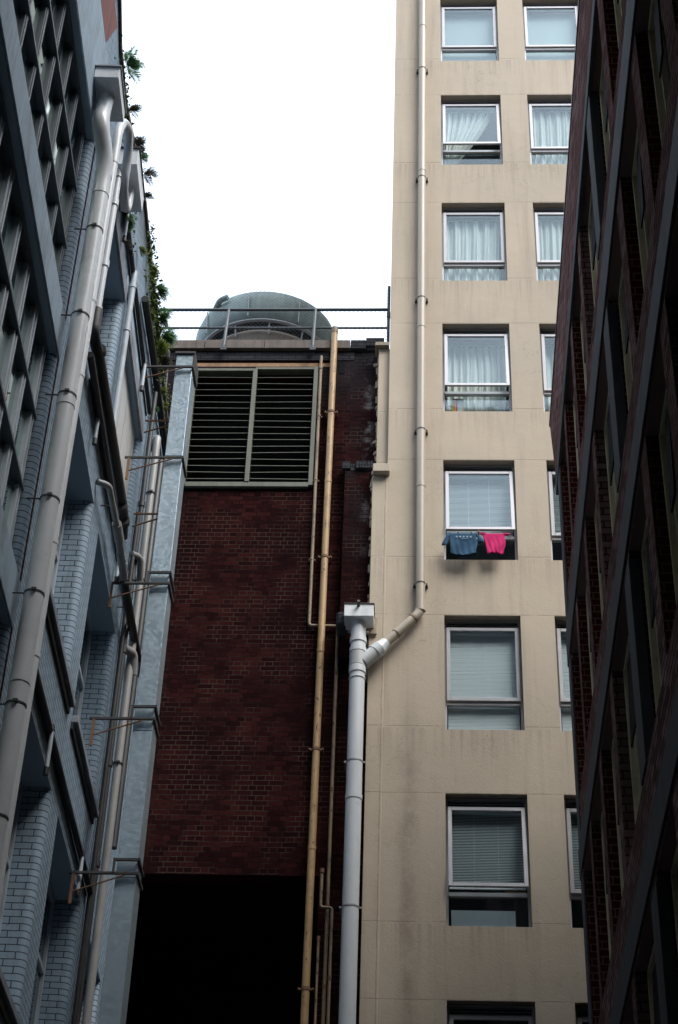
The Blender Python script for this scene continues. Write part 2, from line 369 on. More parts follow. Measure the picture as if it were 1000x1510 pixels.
def thing(name, label, cat, loc, group=None):
    o = bpy.data.objects.new(name, None); COL.objects.link(o); o.location = loc; o.empty_display_size = .2
    W[o.name] = Vector(loc); tag(o, label, cat, group); return o
def tag(o, label, cat, group=None):
    o['label'] = label; o['category'] = cat
    if group: o['group'] = group
    return o
def wall(f, u0, u1, v0, v1, holes, mb=None, rad=0, nseg=6):
    """front sheet of a wall with reveals; holes = (u0, u1, v0, v1, depth)"""
    mb = mb or MB()
    us = sorted({u0, u1, *[h[0] - rad for h in holes], *[h[1] + rad for h in holes]})
    vs = sorted({v0, v1, *[h[2] for h in holes], *[h[3] for h in holes]})
    us = [u for u in us if u0 - 1e-6 <= u <= u1 + 1e-6]; vs = [v for v in vs if v0 - 1e-6 <= v <= v1 + 1e-6]
    for a, b in zip(us, us[1:]):
        for c, d in zip(vs, vs[1:]):
            mu, mv = (a + b) / 2, (c + d) / 2
            if any(h[0] - rad < mu < h[1] + rad and h[2] < mv < h[3] for h in holes): continue
            mb.face([f(a, c), f(b, c), f(b, d), f(a, d)])
    for (a, b, c, d, dep) in holes:
        for sgn, e in ((-1, a), (1, b)):
            prof = []
            if rad:
                for k in range(nseg + 1):
                    t = math.pi / 2 * k / nseg
                    prof.append((e + sgn * rad * (1 - math.sin(t)), -rad * (1 - math.cos(t))))
            else: prof.append((e, 0))
            prof.append((e, -dep))
            for (p, q), (r, t) in zip(prof, prof[1:]):
                mb.face([f(p, c, q), f(r, c, t), f(r, d, t), f(p, d, q)], smooth=bool(rad) and t > -rad - 1e-4)
        for v in (c, d):
            mb.face([f(a - rad, v, 0), f(b + rad, v, 0), f(b, v, -dep), f(a, v, -dep)] if rad else [f(a, v, 0), f(b, v, 0), f(b, v, -dep), f(a, v, -dep)])
    if rad: bmesh.ops.remove_doubles(mb.bm, verts=mb.bm.verts, dist=1e-5)
    return mb

# ================================================================= GROUND
g = MB(); g.face([(-300, -300, GZ), (300, -300, GZ), (300, 300, GZ), (-300, 300, GZ)])
o = g.build('ground', 'asphalt'); o['kind'] = 'structure'

# ================================================================= BEIGE TOWER
X0, ZT = -.46, 36.0
tower = thing('apartment_tower', 'tall beige rendered apartment tower with two columns of aluminium windows', 'building', (3, 26, GZ))
KS = range(-1, 9)
WZ = {k: 10.77 + 2.873 * (k - 1) for k in KS}            # head of each window
UX = (.40, 1.99, 4.2, 5.8)
holes = [(x, x + 1.10, WZ[k] - 1.89, WZ[k], .14) for k in KS for x in UX]
wall(fF, X0, 8.5, GZ, ZT, holes).build('wall', 'beige', tower)
MB().box(X0, 8.5, 24.3, 34, GZ, ZT).build('rear_block', 'beige', tower)
m_ = MB(); m_.face([(X0, 20.8, GZ), (X0, 24.3, GZ), (X0, 24.3, ZT), (X0, 20.8, ZT)]); m_.face([(8.5, 20.8, GZ), (8.5, 24.3, GZ), (8.5, 24.3, ZT), (8.5, 20.8, ZT)])
m_.build('side_wall', 'beige', tower)
MB().box(X0 - .05, 8.55, 20.75, 34.05, ZT, ZT + .25).build('roof', 'roofing', tower)
m_ = MB()
for k in KS: m_.box(X0 + .05, 8.4, 21.2, 24.2, WZ[k] + .25, WZ[k] + .45)
m_.box(X0 + .05, 8.4, 23.9, 24.2, 8, ZT - .1)
m_.build('floor', 'room', tower)
# narrow pilaster against the brick building, with its cap
MB().box(-.64, -.4605, 20.88, 21.6, 16.36, 18.9).build('pilaster', 'beige', tower, .006)
MB().box(-.69, -.4605, 20.79, 21.6, GZ, 16.19).build('pilaster', 'beige', tower, .006)
MB().box(-.685, -.425, 20.68, 21.5, 16.195, 16.355).build('pilaster_cap', 'beige', tower, .012)
cap = MB(); cap.box(-.70, -.47, 20.80, 21.5, 18.905, 18.99); cap.build('pilaster_cap', 'limey', tower, .01)

# ---- windows (local axes: x right, y into the building, z up from the sill)
cache = {}
def once(key, fn):
    if key not in cache: cache[key] = fn()
    return cache[key]
def rect_frame(mb, x0, x1, z0, z1, y0, y1, w, wb=None):
    wb = wb or w
    mb.box(x0, x0 + w, y0, y1, z0, z1); mb.box(x1 - w, x1, y0, y1, z0, z1)
    mb.box(x0 + w, x1 - w, y0 + .001, y1 - .001, z0, z0 + wb); mb.box(x0 + w, x1 - w, y0 + .001, y1 - .001, z1 - w, z1)
def frame_mesh(trans=.46):
    def f():
        m = MB(); rect_frame(m, .002, 1.098, .003, 1.887, .13, .19, .032)
        m.box(.034, 1.066, .115, .185, trans, trans + .055); m.box(.034, 1.066, .128, .185, 1.705, 1.745)
        return m.mesh('frame', .003)
    return once(('frame', trans), f)
def vent_mesh():
    def f():
        m = MB()
        for i in range(3):
            z = 1.757 + i * .036
            m.box8([(.036, .135, z), (1.064, .135, z), (1.064, .175, z + .022), (.036, .175, z + .022), (.036, .135, z + .008), (1.064, .135, z + .008), (1.064, .175, z + .03), (.036, .175, z + .03)])
        return m.mesh('vent')
    return once('vent', f)
def sash_mesh(a):
    def f():
        m = MB(); rect_frame(m, .03, 1.07, -1.22, 0, .085, .128, .055)
        bmesh.ops.rotate(m.bm, verts=m.bm.verts, cent=(0, .11, 0), matrix=Matrix.Rotation(-R_(a), 3, 'X'))
        return m.mesh('sash', .004)
    return once(('sash', a), f)
def sashglass_mesh(a):
    def f():
        m = MB(); m.box(.084, 1.016, .104, .109, -1.166, -.054)
        bmesh.ops.rotate(m.bm, verts=m.bm.verts, cent=(0, .11, 0), matrix=Matrix.Rotation(-R_(a), 3, 'X'))
        return m.mesh('pane')
    return once(('sg', a), f)
def lowpane_mesh(): return once('lp', lambda: MB().box(.034, 1.066, .155, .160, .034, .46).mesh('pane'))
def curtain_mesh(seed, kind):
    rnd = random.Random(seed); m = MB(); nx, nz = 150, 26
    ph = [rnd.uniform(0, 6.28) for _ in range(6)]; fr = [rnd.uniform(34, 62), rnd.uniform(75, 120), rnd.uniform(14, 24)]
    grid = []
    for j in range(nz + 1):
        t = j / nz; z = 1.66 - 1.62 * t; row = []
        for i in range(nx + 1):
            u = i / nx
            if kind == 'drawn':          # gathered towards the lower left
                xr = .86 * (1 - t) ** .9 + .10; xr = .90 - .62 * min(1, t / .78) ** 1.3 if t < .78 else .28 - .2 * (t - .78) / .22
                x = .05 + u * max(.04, xr)
            elif kind == 'corner':
                x = .05 + u * 1.0 * (1 - .05 * t); x += .06 * t * t * math.sin(u * 3.1) * (1 if u > .5 else -.2)
            else: x = .05 + u * (.99 - .05 * t)
            gap = .03 * math.sin(t * 3.14) if kind == 'pair' else 0
            if kind in ('pair',) and u > .47: x += gap
            amp = .022 + .014 * t
            y = .235 + amp * math.sin(u * fr[0] + ph[0] + t * .9 * math.sin(ph[3])) + amp * .5 * math.sin(u * fr[1] + ph[1] + t * 1.4) + .5 * amp * math.sin(u * fr[2] + ph[2] - t)
            row.append(m.bm.verts.new((x, y, z + (.012 * math.sin(u * 40) if j == 0 else 0))))
        grid.append(row)
    for a, b in zip(grid, grid[1:]):
        for i in range(nx):
            f = m.bm.faces.new((a[i], a[i + 1], b[i + 1], b[i])); f.smooth = True
    m.box(.04, 1.06, .227, .243, 1.675, 1.69)
    return m.mesh('curtain')
def blind_mesh(key, z0, tilt):
    def f():
        m = MB(); z = 1.68; rnd = random.Random(str(key)); y0 = .205
        m.box(.045, 1.055, y0 - .02, y0 + .02, 1.68, 1.72)
        while z > z0:
            dz = .011 * math.sin(tilt); dy = .0125 * math.cos(tilt); s = rnd.uniform(-.0015, .0015)
            m.box8([(.05, y0 - dy, z - dz + s), (1.05, y0 - dy, z - dz - s), (1.05, y0 + dy, z + dz - s), (.05, y0 + dy, z + dz + s),
                    (.05, y0 - dy, z - dz + s + .0012), (1.05, y0 - dy, z - dz - s + .0012), (1.05, y0 + dy, z + dz - s + .0012), (.05, y0 + dy, z + dz + s + .0012)])
            z -= .0225
        for x in (.38, .70): m.box(x, x + .004, y0 - .018, y0 - .016, z0, 1.68)
        m.box(.05, 1.05, y0 - .012, y0 + .012, z0 - .02, z0 - .006)
        return m.mesh('blind')
    return once(('blind', key), f)
def roller_mesh(): 
    def f():
        m = MB(); n = 20
        for i in range(n):
            a, b = 1.72 - 1.66 * i / n, 1.72 - 1.66 * (i + 1) / n
            m.face([(.045, .24 + .004 * math.sin(i), a), (1.055, .24 + .003 * math.sin(i * 1.3), a), (1.055, .24 + .003 * math.sin((i + 1) * 1.3), b), (.045, .24 + .004 * math.sin(i + 1), b)], True)
        return m.mesh('blind')
    return once('roller', f)
spec = {  # (column, storey): (sash angle, covering)
    (0, 0): (0, 'dark'), (0, 1): (7, 'blindlow'), (0, 2): (0, 'blindB'), (0, 3): (6.5, 'blindC'), (0, 4): (5.5, 'pair'), (0, 5): (0, 'curtain'), (0, 6): (5.5, 'drawn'), (0, 7): (0, 'roller'), (0, 8): (0, 'roller'), (0, -1): (0, 'dark'),
    (1, 0): (0, 'dark'), (1, 1): (0, 'blindlow'), (1, 2): (0, 'blindB'), (1, 3): (0, 'blindC'), (1, 4): (0, 'pair'), (1, 5): (0, 'corner'), (1, 6): (0, 'curtain'), (1, 7): (0, 'roller'), (1, 8): (0, 'roller'), (1, -1): (0, 'dark')}
for (ci, k), (ang, cov) in spec.items():
    w = Vector((UX[ci], 20.8, WZ[k] - 1.89))
    win = put('window', frame_mesh(), 'alu' if ci == 0 else 'alud', tower, w)
    sw = w + Vector((0, 0, 1.735 if ang else 1.735))
    sa = put('sash', sash_mesh(ang), 'alu' if ci == 0 else 'alud', win, sw)
    put('pane', sashglass_mesh(ang), 'glass', win, sw)
    put('pane', lowpane_mesh(), 'glass', win, w)
    put('vent', vent_mesh(), 'alud', win, w)
    if cov in ('pair', 'curtain', 'drawn', 'corner'): put('curtain', curtain_mesh(ci * 10 + k, cov), 'curtain', win, w + Vector((0, .09 if k == 4 else 0, 0)))
    elif cov == 'blindlow': put('blind', blind_mesh('low', .62, .9), 'blind', win, w)
    elif cov == 'blindB': put('blind', blind_mesh('B', .08, 1.4), 'blindpale', win, w)
    elif cov == 'blindC': put('blind', blind_mesh('C', .50, 1.0), 'blind', win, w)
    elif cov == 'roller': put('blind', roller_mesh(), 'roller', win, w)
    put('lining', once('lin', lambda: MB().box(.0, 1.1, .9, .92, -.1, 2.0).mesh('lining')), 'room', win, w)
# hidden column openings further right are glazed too
for k in KS:
    for x in UX[2:]:
        w = Vector((x, 20.8, WZ[k] - 1.89)); win = put('window', frame_mesh(), 'alud', tower, w)
        put('sash', sash_mesh(0), 'alud', win, w + Vector((0, 0, 1.735))); put('pane', sashglass_mesh(0), 'glass', win, w + Vector((0, 0, 1.735)))
        put('pane', lowpane_mesh(), 'glass', win, w); put('vent', vent_mesh(), 'alud', win, w)

# ---- laundry and small things at the windows
def shirt(name, label, m, x0, z0, w, h, sleeves, seed, taper):
    rnd = random.Random(seed); mb = MB(); nx, nz = 36, 26; y0 = 20.62
    root = thing(name, label, 't-shirt', (x0 + w / 2, y0, z0))
    def sheet(yo, sgn):
        g = []
        for j in range(nz + 1):
            t = j / nz; row = []
            for i in range(nx + 1):
                u = i / nx; l = x0 + taper * t ** .6; r = x0 + w - taper * .35 * t - (.01 * math.sin(t * 9))
                x = l + (r - l) * u
                hem = (.012 * math.sin(u * 7 + seed) + .006 * math.sin(u * 19 + 2 * seed)) * t
                z = z0 + h - h * t - .006 * math.sin(u * math.pi) + hem
                y = y0 + yo + sgn * .012 + .007 * math.sin(u * 15 + t * 3 + seed) * t + .004 * math.sin(u * 27 - t * 5) * t + .010 * math.sin(u * 5 + t * 6 + seed) * t
                row.append(mb.bm.verts.new((x, y, z)))
            g.append(row)
        for a, b in zip(g, g[1:]):
            for i in range(nx): mb.bm.faces.new((a[i], a[i + 1], b[i + 1], b[i])).smooth = True
        return g
    A = sheet(0, -1); B = sheet(.01, 1)
    for i in range(nx): mb.bm.faces.new((A[0][i], B[0][i], B[0][i + 1], A[0][i + 1])).smooth = True
    for j in range(nz):
        mb.bm.faces.new((A[j][0], A[j + 1][0], B[j + 1][0], B[j][0])); mb.bm.faces.new((A[j][-1], B[j][-1], B[j + 1][-1], A[j + 1][-1]))
    mb.build('body', m, root)
    for s in sleeves:
        sm = MB(); g = []
        xb = x0 + .02 if s < 0 else x0 + w - .02
        for j in range(11):
            t = j / 10; row = []
            for k in range(14):
                a = 2 * math.pi * k / 14; rx = .042 * (1 - .15 * t); 
                cx = xb + s * (.02 + .065 * math.sin(t * 1.4)); cz = z0 + h - .03 - t * sleeves[s]
                row.append(sm.bm.verts.new((cx + rx * math.cos(a) * (1 + .25 * math.sin(3 * a + t * 4)), y0 + .02 * math.sin(a), cz + .012 * math.sin(2 * a + t * 5) + .028 * (1 - t) * math.cos(a) * -s)))
            g.append(row)
        for a, b in zip(g, g[1:]):
            for k in range(14): sm.bm.faces.new((a[k], a[(k + 1) % 14], b[(k + 1) % 14], b[k])).smooth = True
        sm.bm.faces.new(g[0]); sm.build('sleeve', m, root)
    return root
sb = shirt('t_shirt', 'dark blue t-shirt with a faded print hanging outside the open window', 'shirtblue', .47, 14.60, .42, .38, {-1: .18, 1: .13}, 1, .03)
pr = MB()
for i in range(5):
    x = .575 + i * .052; pr.box(x, x + .026, 20.588, 20.592, 14.885, 14.91)
pr.box(.66, .76, 20.588, 20.592, 14.862, 14.868); pr.build('print', 'print', sb)
sp = shirt('t_shirt', 'bright pink t-shirt hanging beside the blue one outside the open window', 'shirtpink', .955, 14.63, .36, .345, {}, 4.4, .085)
m_ = MB(); m_.box(.935, 1.02, 20.60, 20.635, 14.955, 14.985); m_.box(1.28, 1.37, 20.60, 20.635, 14.95, 14.982); m_.build('sleeve', 'shirtpink', sp, .008)
rod = thing('clothes_rod', 'thin rod with hooks carrying the two t-shirts outside the open window', 'clothes rod', (.9, 20.62, 14.98))
MB().tube([(.43, 20.62, 14.975), (1.38, 20.62, 14.975)], .006, 8).build('rod', 'darkfix', rod)
m_ = MB(); m_.tube([(.92, 20.93, 15.10), (.92, 20.70, 15.10), (.92, 20.62, 15.0)], .012, 8, .05); m_.build('hook', 'blindbrown', rod)
for x in (.60, .80):
    MB().box(x, x + .018, 20.605, 20.635, 14.96, 15.0).build('clothes_peg', 'shirtblue', rod, .002)

zc = WZ[4] - 1.89 + .17
cup = thing('cup', 'white cup standing on the sill behind the lower pane beside a packet', 'cup', (.49, 21.015, zc - .01))
m_ = MB(); m_.lathe([(.0, .003), (.038, .003), (.048, .02), (.05, .125), (.046, .125), (.044, .02), (0, .015)], (.49, 21.015, zc - .01 + .0), 24); m_.build('body', 'cupwhite', cup)
m_ = MB(); m_.tube([(.49 + .046, 21.01, zc + .085), (.553, 21.01, zc + .08), (.555, 21.01, zc + .04), (.538, 21.01, zc + .025)], .006, 8, .02); m_.build('handle', 'cupwhite', cup)
pk = thing('packet', 'yellow, red and white packet standing behind the lower pane beside the cup', 'packet', (.65, 21.0, zc - .01))
MB().box(.56, .735, 21.0, 21.05, zc - .01, zc + .265).build('carton', 'cardwhite', pk, .003)
MB().box(.562, .612, 20.9965, 21.0, zc, zc + .262).build('front_panel', 'cardyellow', pk)
MB().box(.613, .637, 20.9960, 21.0, zc, zc + .262).build('stripe', 'cardred', pk)
MB().box(.722, .733, 20.9960, 21.0, zc, zc + .26).build('edge_strip', 'cardyellow', pk)
m_ = MB(); rr = random.Random(3)
for i in range(11):
    z = zc + .02 + i * .016; m_.box(.575, .575 + rr.uniform(.012, .028), 20.9950, 20.9963, z, z + .008)
m_.build('lettering', 'cardred', pk)
st = MB(); st.box(1.18 - .0, 1.44, 20.985, 21.0, WZ[1] - 1.89 + .50, WZ[1] - 1.89 + .565)
tag(st.build('slat_bundle', 'blindbrown', None, .003, (1.3, 20.99, WZ[1] - 1.39)), 'brown bundle of slats lying behind the gap under the tilted sash', 'slats')
bd = MB(); bd.box(.47, 1.30, 20.975, 20.985, WZ[1] - 1.85, WZ[1] - 1.60)
tag(bd.build('paper_sheet', 'cardwhite', None, 0, (.88, 20.98, WZ[1] - 1.85)), 'pale ribbed sheet leaning behind the lowest pane under the tilted sash', 'sheet')

# ---- downpipe on the tower
dp = thing('downpipe', 'long beige downpipe on the tower that bends left into the white pipe', 'downpipe', (.055, 20.68, 13.5))
pr_ = .067; PX, PY = .055, 20.70
el = Vector((PX, PY, 13.62)); jn = Vector((-.83, 20.6, 12.62))
el2 = el + (jn - el) * .60
MB().tube([(PX, PY, ZT - .3), el, el2], pr_, 20, .12).build('pipe', 'beigepipe', dp)
for z in (25.75, 22.79, 19.86, 17.03, 14.12, 28.7, 31.6):
    m_ = MB(); m_.tube([(PX, PY, z - .012), (PX, PY, z + .012)], pr_ + .004, 20)
    m_.box(PX - .11, PX + .11, 20.765, 20.80, z - .012, z + .012)
    for s in (-1, 1): m_.box(PX + s * .09 - .012, PX + s * .09 + .012, 20.70, 20.77, z - .014, z + .014)
    m_.build('clip', 'darkfix', dp)
for z in (22.95, 19.2, 27.0, 15.9):
    MB().tube([(PX, PY, z), (PX, PY, z + .07)], pr_ + .006, 20).build('collar', 'beigepipe', dp)
dirv = (jn - el).normalized()
MB().tube([el + Vector((0, 0, .02)), el + Vector((0, 0, .09))], pr_ + .008, 20).build('collar', 'beigepipe', dp)
MB().tube([el + dirv * .13, el + dirv * .165], pr_ + .008, 20).build('collar', 'tan', dp)
MB().tube([el + dirv * .50, el + dirv * .53], pr_ + .010, 20).build('collar', 'beigepipe', dp)

# ---- white downpipe with hopper head
wd = thing('downpipe', 'fat white downpipe with a square hopper head and ribbed branch beside the tower', 'downpipe', (-.83, 20.6, GZ))
WX, WY, WR = -.83, 20.6, .108
MB().tube([(WX, WY, GZ), (WX, WY, 13.45)], WR, 28).build('pipe', 'pvcwhite', wd)
m_ = MB()
hx0, hx1, hy0, hy1, hz0, hz1 = -1.035, -.615, 20.42, 20.80, 13.37, 13.57
m_.box(hx0, hx1, hy0, hy1, hz0, hz1); hp = m_.build('hopper_head', 'hopper', wd, .004)
m_ = MB(); m_.box(hx0 - .012, hx1 + .012, hy0 - .012, hy1 + .02, hz1 + .001, hz1 + .018); m_.build('rim', 'darkfix', hp, .003)
MB().tube([(WX - .0, hy0 + .02, hz1 - .03), (WX, hy0 - .09, hz1 - .0)], .022, 12).build('overflow_spout', 'blackpipe', hp)
for z0, z1, rr in ((13.02, 13.10, .012), (12.86, 12.93, .012), (12.52, 12.62, .012), (10.55, 10.62, .008), (12.42, 12.44, .01)):
    MB().tube([(WX, WY, z0), (WX, WY, z1)], WR + rr, 28).build('collar', 'pvcwhite', wd)
m_ = MB(); pts, rads = [], []
for i in range(27):
    pts.append((WX, WY, 12.63 + i * .0085)); rads.append(WR + (.010 if i % 2 else .003))
m_.tube(pts, 0, 28, radii=rads)
a0 = jn.copy(); pts, rads = [], []
for i in range(31):
    pts.append(a0 - dirv * (.10 + i * .0085)); rads.append(WR - .01 + (.007 if i % 2 else 0))
m_.tube(pts, 0, 28, radii=rads); m_.build('ribbed_branch', 'pvcwhite', wd)
m_ = MB(); m_.tube([a0 - dirv * .355, a0 - dirv * .46], WR + .004, 28); m_.tube([a0 - dirv * .46, a0 - dirv * .49, a0 - dirv * .60], 0, 28, radii=[WR + .004, pr_ + .03, pr_ + .012]); m_.build('reducer', 'pvcwhite', wd)
for z in (11.12, 9.02, 6.9):
    m_ = MB(); m_.tube([(WX, WY, z - .01), (WX, WY, z + .01)], WR + .006, 24); m_.box(WX - .145, WX + .145, WY - .01, WY + .01, z - .012, z + .012)
    m_.box(WX - .14, WX - .12, WY, 20.95, z - .01, z + .01); m_.build('clip', 'alud', wd)
m_ = MB(); m_.box(WX - .15, WX + .15, WY - .01, WY + .01, 13.2, 13.225); m_.build('clip', 'alud', wd)

# ================================================================= BROWN BRICK BUILDING
bb = thing('brick_plant_building', 'soot stained brown brick building with a wide louvred opening under its coping', 'building', (-2.5, 25, GZ))
XL, XR_ = -7.0, -.645
louv = (-3.67, -1.66, 16.2, 18.64, .3)
wall(fB, XL, XR_, GZ, 19.04, [(-4.3, -1.28, GZ + .01, 9.68, .34), louv, (-3.67, -1.40, 18.70, 18.83, .1)]).build('wall', 'brown', bb)
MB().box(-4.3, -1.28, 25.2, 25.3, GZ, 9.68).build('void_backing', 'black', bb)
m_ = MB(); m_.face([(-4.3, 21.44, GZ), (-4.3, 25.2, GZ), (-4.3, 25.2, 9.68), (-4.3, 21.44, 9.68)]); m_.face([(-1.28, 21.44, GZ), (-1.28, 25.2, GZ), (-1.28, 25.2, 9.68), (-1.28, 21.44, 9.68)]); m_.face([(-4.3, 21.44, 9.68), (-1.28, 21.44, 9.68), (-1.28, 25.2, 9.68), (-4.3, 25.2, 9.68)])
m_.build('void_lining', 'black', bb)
m_ = MB(); m_.box(XL, XR_, 21.45, 29, 9.8, 18.6); m_.box(XL, -4.35, 21.45, 29, GZ, 9.79); m_.box(-1.2, XR_, 21.45, 29, GZ, 9.79); m_.box(-4.34, -1.21, 25.4, 29, GZ, 9.79); m_.box(XL, XR_, 21.101, 21.44, 18.85, 19.03); m_.build('rear_block', 'oldbrick', bb)
MB().box(XL, XR_, 21.46, 29, 18.605, 18.7).build('roof', 'roofing', bb)
# engineering brick band under the coping
MB().box(-4.4, -1.05, 21.088, 21.101, 18.84, 19.02).build('brick_band', 'engine', bb)
m_ = MB(); xs = [-7.0, -5.6, -4.35, -3.55, -2.55, -1.75, -1.12]
for a, b in zip(xs, xs[1:]): m_.box(a + .004, b - .004, 21.02 + random.uniform(0, .012), 21.5, 19.045, 19.235 + random.uniform(-.008, .008))
m_.build('coping', 'coping', bb, .008)
m_ = MB(); m_.box(-1.115, -.86, 21.03, 21.5, 19.045, 19.24); m_.box(-.86, -.56, 21.02, 21.5, 19.1, 19.28); m_.box(-.86, -.66, 21.06, 21.5, 19.04, 19.10); m_.build('coping', 'engine', bb, .01)
MB().box(-3.66, -1.41, 21.115, 21.3, 18.715, 18.80).build('lintel', 'timber', bb, .004)
# small black hole beside the pipe
MB().box(-1.30, -1.20, 21.093, 21.099, 18.55, 18.78).build('hole', 'black', bb)
# pier with slipped cap courses and bricks standing out at the edge
MB().box(-1.125, -.69, 20.94, 21.12, 13.0, 16.40).build('pier', 'brown', bb, .004)
m_ = MB()
for i, (a, b) in enumerate(((-1.17, -1.05), (-1.045, -.97))): m_.box(a, b, 20.92 + .02 * i, 21.15, 16.44 - .03 * i, 16.58 - .035 * i)
for i in range(6):
    a = -.955 + i * .045; m_.box(a, a + .042, 20.89, 21.15, 16.43 + random.uniform(-.004, .004), 16.57)
m_.build('pier_cap', 'engine', bb, .006)
m_ = MB(); rnd = random.Random(5); z = 12.6
while z < 18.95:                     # toothed, broken edge of brick and mortar beside the tower
    h = .077 if rnd.random() < .7 else .154; w = rnd.uniform(.02, .09); y = 21.1 - rnd.uniform(.01, .07)
    if z < 16.3: x1 = -.69; w *= .5; y -= .16
    else: x1 = -.641
    if rnd.random() < .8:
        p = [(x1 - w * rnd.uniform(.7, 1.2), y + .03, z + .006), (x1, y, z + .004), (x1, 21.12, z), (x1 - w, 21.12, z), (x1 - w * rnd.uniform(.6, 1.1), y + .03, z + h - .012), (x1, y + rnd.uniform(-.01, .01), z + h - .008), (x1, 21.12, z + h), (x1 - w, 21.12, z + h)]
        m_ = MB(); m_.box8([Vector(q) for q in p]); m_.build('broken_brick', 'limey', bb)
    z += h
# stub of dark masonry around the hopper
MB().box(-1.16, -1.0, 20.66, 21.1, 13.36, 13.60).build('masonry_stub', 'engine', bb, .03)
MB().box(-.72, -.565, 20.74, 20.789, 13.26, 13.58).build('masonry_stub', 'limey', bb, .02)
# louvre
lv = MB()
for a, b in ((-3.70, -3.63), (-1.70, -1.63)): lv.box(a, b, 21.04, 21.2, 16.20, 18.655)
lv.box(-2.70, -2.63, 21.03, 21.2, 16.26, 18.60); lv.box(-3.63, -1.70, 21.042, 21.2, 16.17, 16.26)
lv.box(-3.63, -2.66, 21.043, 21.2, 18.565, 18.62); lv.box(-2.66, -1.70, 21.046, 21.2, 18.60, 18.65)
lw = lv.build('louvre', 'greenframe', bb, .005)
rnd = random.Random(9)
for a, b in ((-3.63, -2.70), (-2.63, -1.70)):
    for i in range(17):
        z = 16.335 + i * .1315; sg = rnd.uniform(-.012, .012); dz = rnd.uniform(-.006, .006)
        s = MB(); s.box8([(a, 21.07, z + dz), (b, 21.07, z + sg), (b, 21.125, z + .05 + sg), (a, 21.125, z + .05 + dz), (a, 21.07, z + .007 + dz), (b, 21.07, z + .007 + sg), (b, 21.125, z + .056 + sg), (a, 21.125, z + .056 + dz)])
        s.build('slat', 'darkfix' if i % 1 else 'slatgreen', lw)
MB().box(-3.64, -1.69, 21.38, 21.40, 16.22, 18.62).build('backing', 'black', lw)

# ---- pipes on the brown wall
yp = thing('vent_pipe', 'thick yellow ochre pipe rising past the coping of the brown wall', 'pipe', (-1.385, 20.99, GZ))
MB().tube([(-1.385, 20.99, GZ), (-1.385, 20.99, 19.34)], .052, 18).build('pipe', 'yellow', yp)
MB().tube([(-1.385, 20.99, 19.345), (-1.385, 20.99, 19.46)], .056, 18).build('cap', 'tan', yp)
for z in (17.63, 14.79, 11.52, 8.08):
    m_ = MB(); m_.tube([(-1.385, 20.99, z - .02), (-1.385, 20.99, z + .02)], .060, 18); m_.box(-1.49, -1.28, 20.985, 21.0, z - .015, z + .015)
    for s in (-1, 1): m_.box(-1.385 + s * .09 - .008, -1.385 + s * .09 + .008, 20.96, 21.095, z - .012, z + .012)
    m_.build('clip', 'rust', yp)
for z in (16.2, 13.1, 10.0): MB().tube([(-1.385, 20.99, z), (-1.385, 20.99, z + .06)], .057, 18).build('collar', 'yellow', yp)
tp = thing('service_pipe', 'thin tan pipe with a sideways jog left of the yellow pipe', 'pipe', (-1.59, 21.04, 13.6))
MB().tube([(-1.59, 21.04, 18.88), (-1.575, 21.04, 13.60), (-1.14, 21.04, 13.59)], .025, 12, .05).build('pipe', 'tan', tp)
MB().tube([(-1.59, 21.04, 18.6), (-1.59, 21.04, 18.68)], .033, 12).build('collar', 'tan', tp)
for z in (17.6, 14.79, 16.3): 
    m_ = MB(); m_.tube([(-1.583, 21.04, z - .015), (-1.583, 21.04, z + .015)], .032, 12); m_.box(-1.63, -1.53, 21.06, 21.098, z - .01, z + .01); m_.build('clip', 'tan', tp)
t2 = thing('service_pipe', 'thin rusty pipe running down the dark gap beside the white downpipe', 'pipe', (-1.15, 21.03, GZ))
MB().tube([(-1.15, 21.03, 13.52), (-1.15, 21.03, GZ)], .024, 12).build('pipe', 'tan', t2)
for z in (12.75, 10.9, 9.2, 8.1): MB().tube([(-1.15, 21.03, z), (-1.15, 21.03, z + .05)], .03, 12).build('collar', 'rust', t2)
t3 = thing('service_pipe', 'short rusty pipe elbowing beside the lower yellow pipe', 'pipe', (-1.23, 20.96, GZ))
MB().tube([(-1.235, 20.96, 9.68), (-1.235, 20.96, 9.18), (-1.085, 20.96, 9.17), (-1.085, 20.96, GZ)], .02, 12, .04).build('pipe', 'tan', t3)
MB().tube([(-1.235, 20.96, 9.66), (-1.235, 20.96, 9.72)], .03, 12).build('cap', 'rust', t3)
for z in (8.2, 6.8): MB().tube([(-1.085, 20.96, z), (-1.085, 20.96, z + .05)], .027, 12).build('collar', 'rust', t3)
t4 = thing('service_pipe', 'lowest thin pipe right beside the yellow pipe foot', 'pipe', (-1.25, 21.0, GZ))
MB().tube([(-1.25, 21.02, GZ), (-1.25, 21.02, 8.75)], .017, 10).build('pipe', 'tan', t4)
MB().tube([(-1.25, 21.02, 8.74), (-1.25, 21.02, 8.80)], .024, 10).build('cap', 'rust', t4)

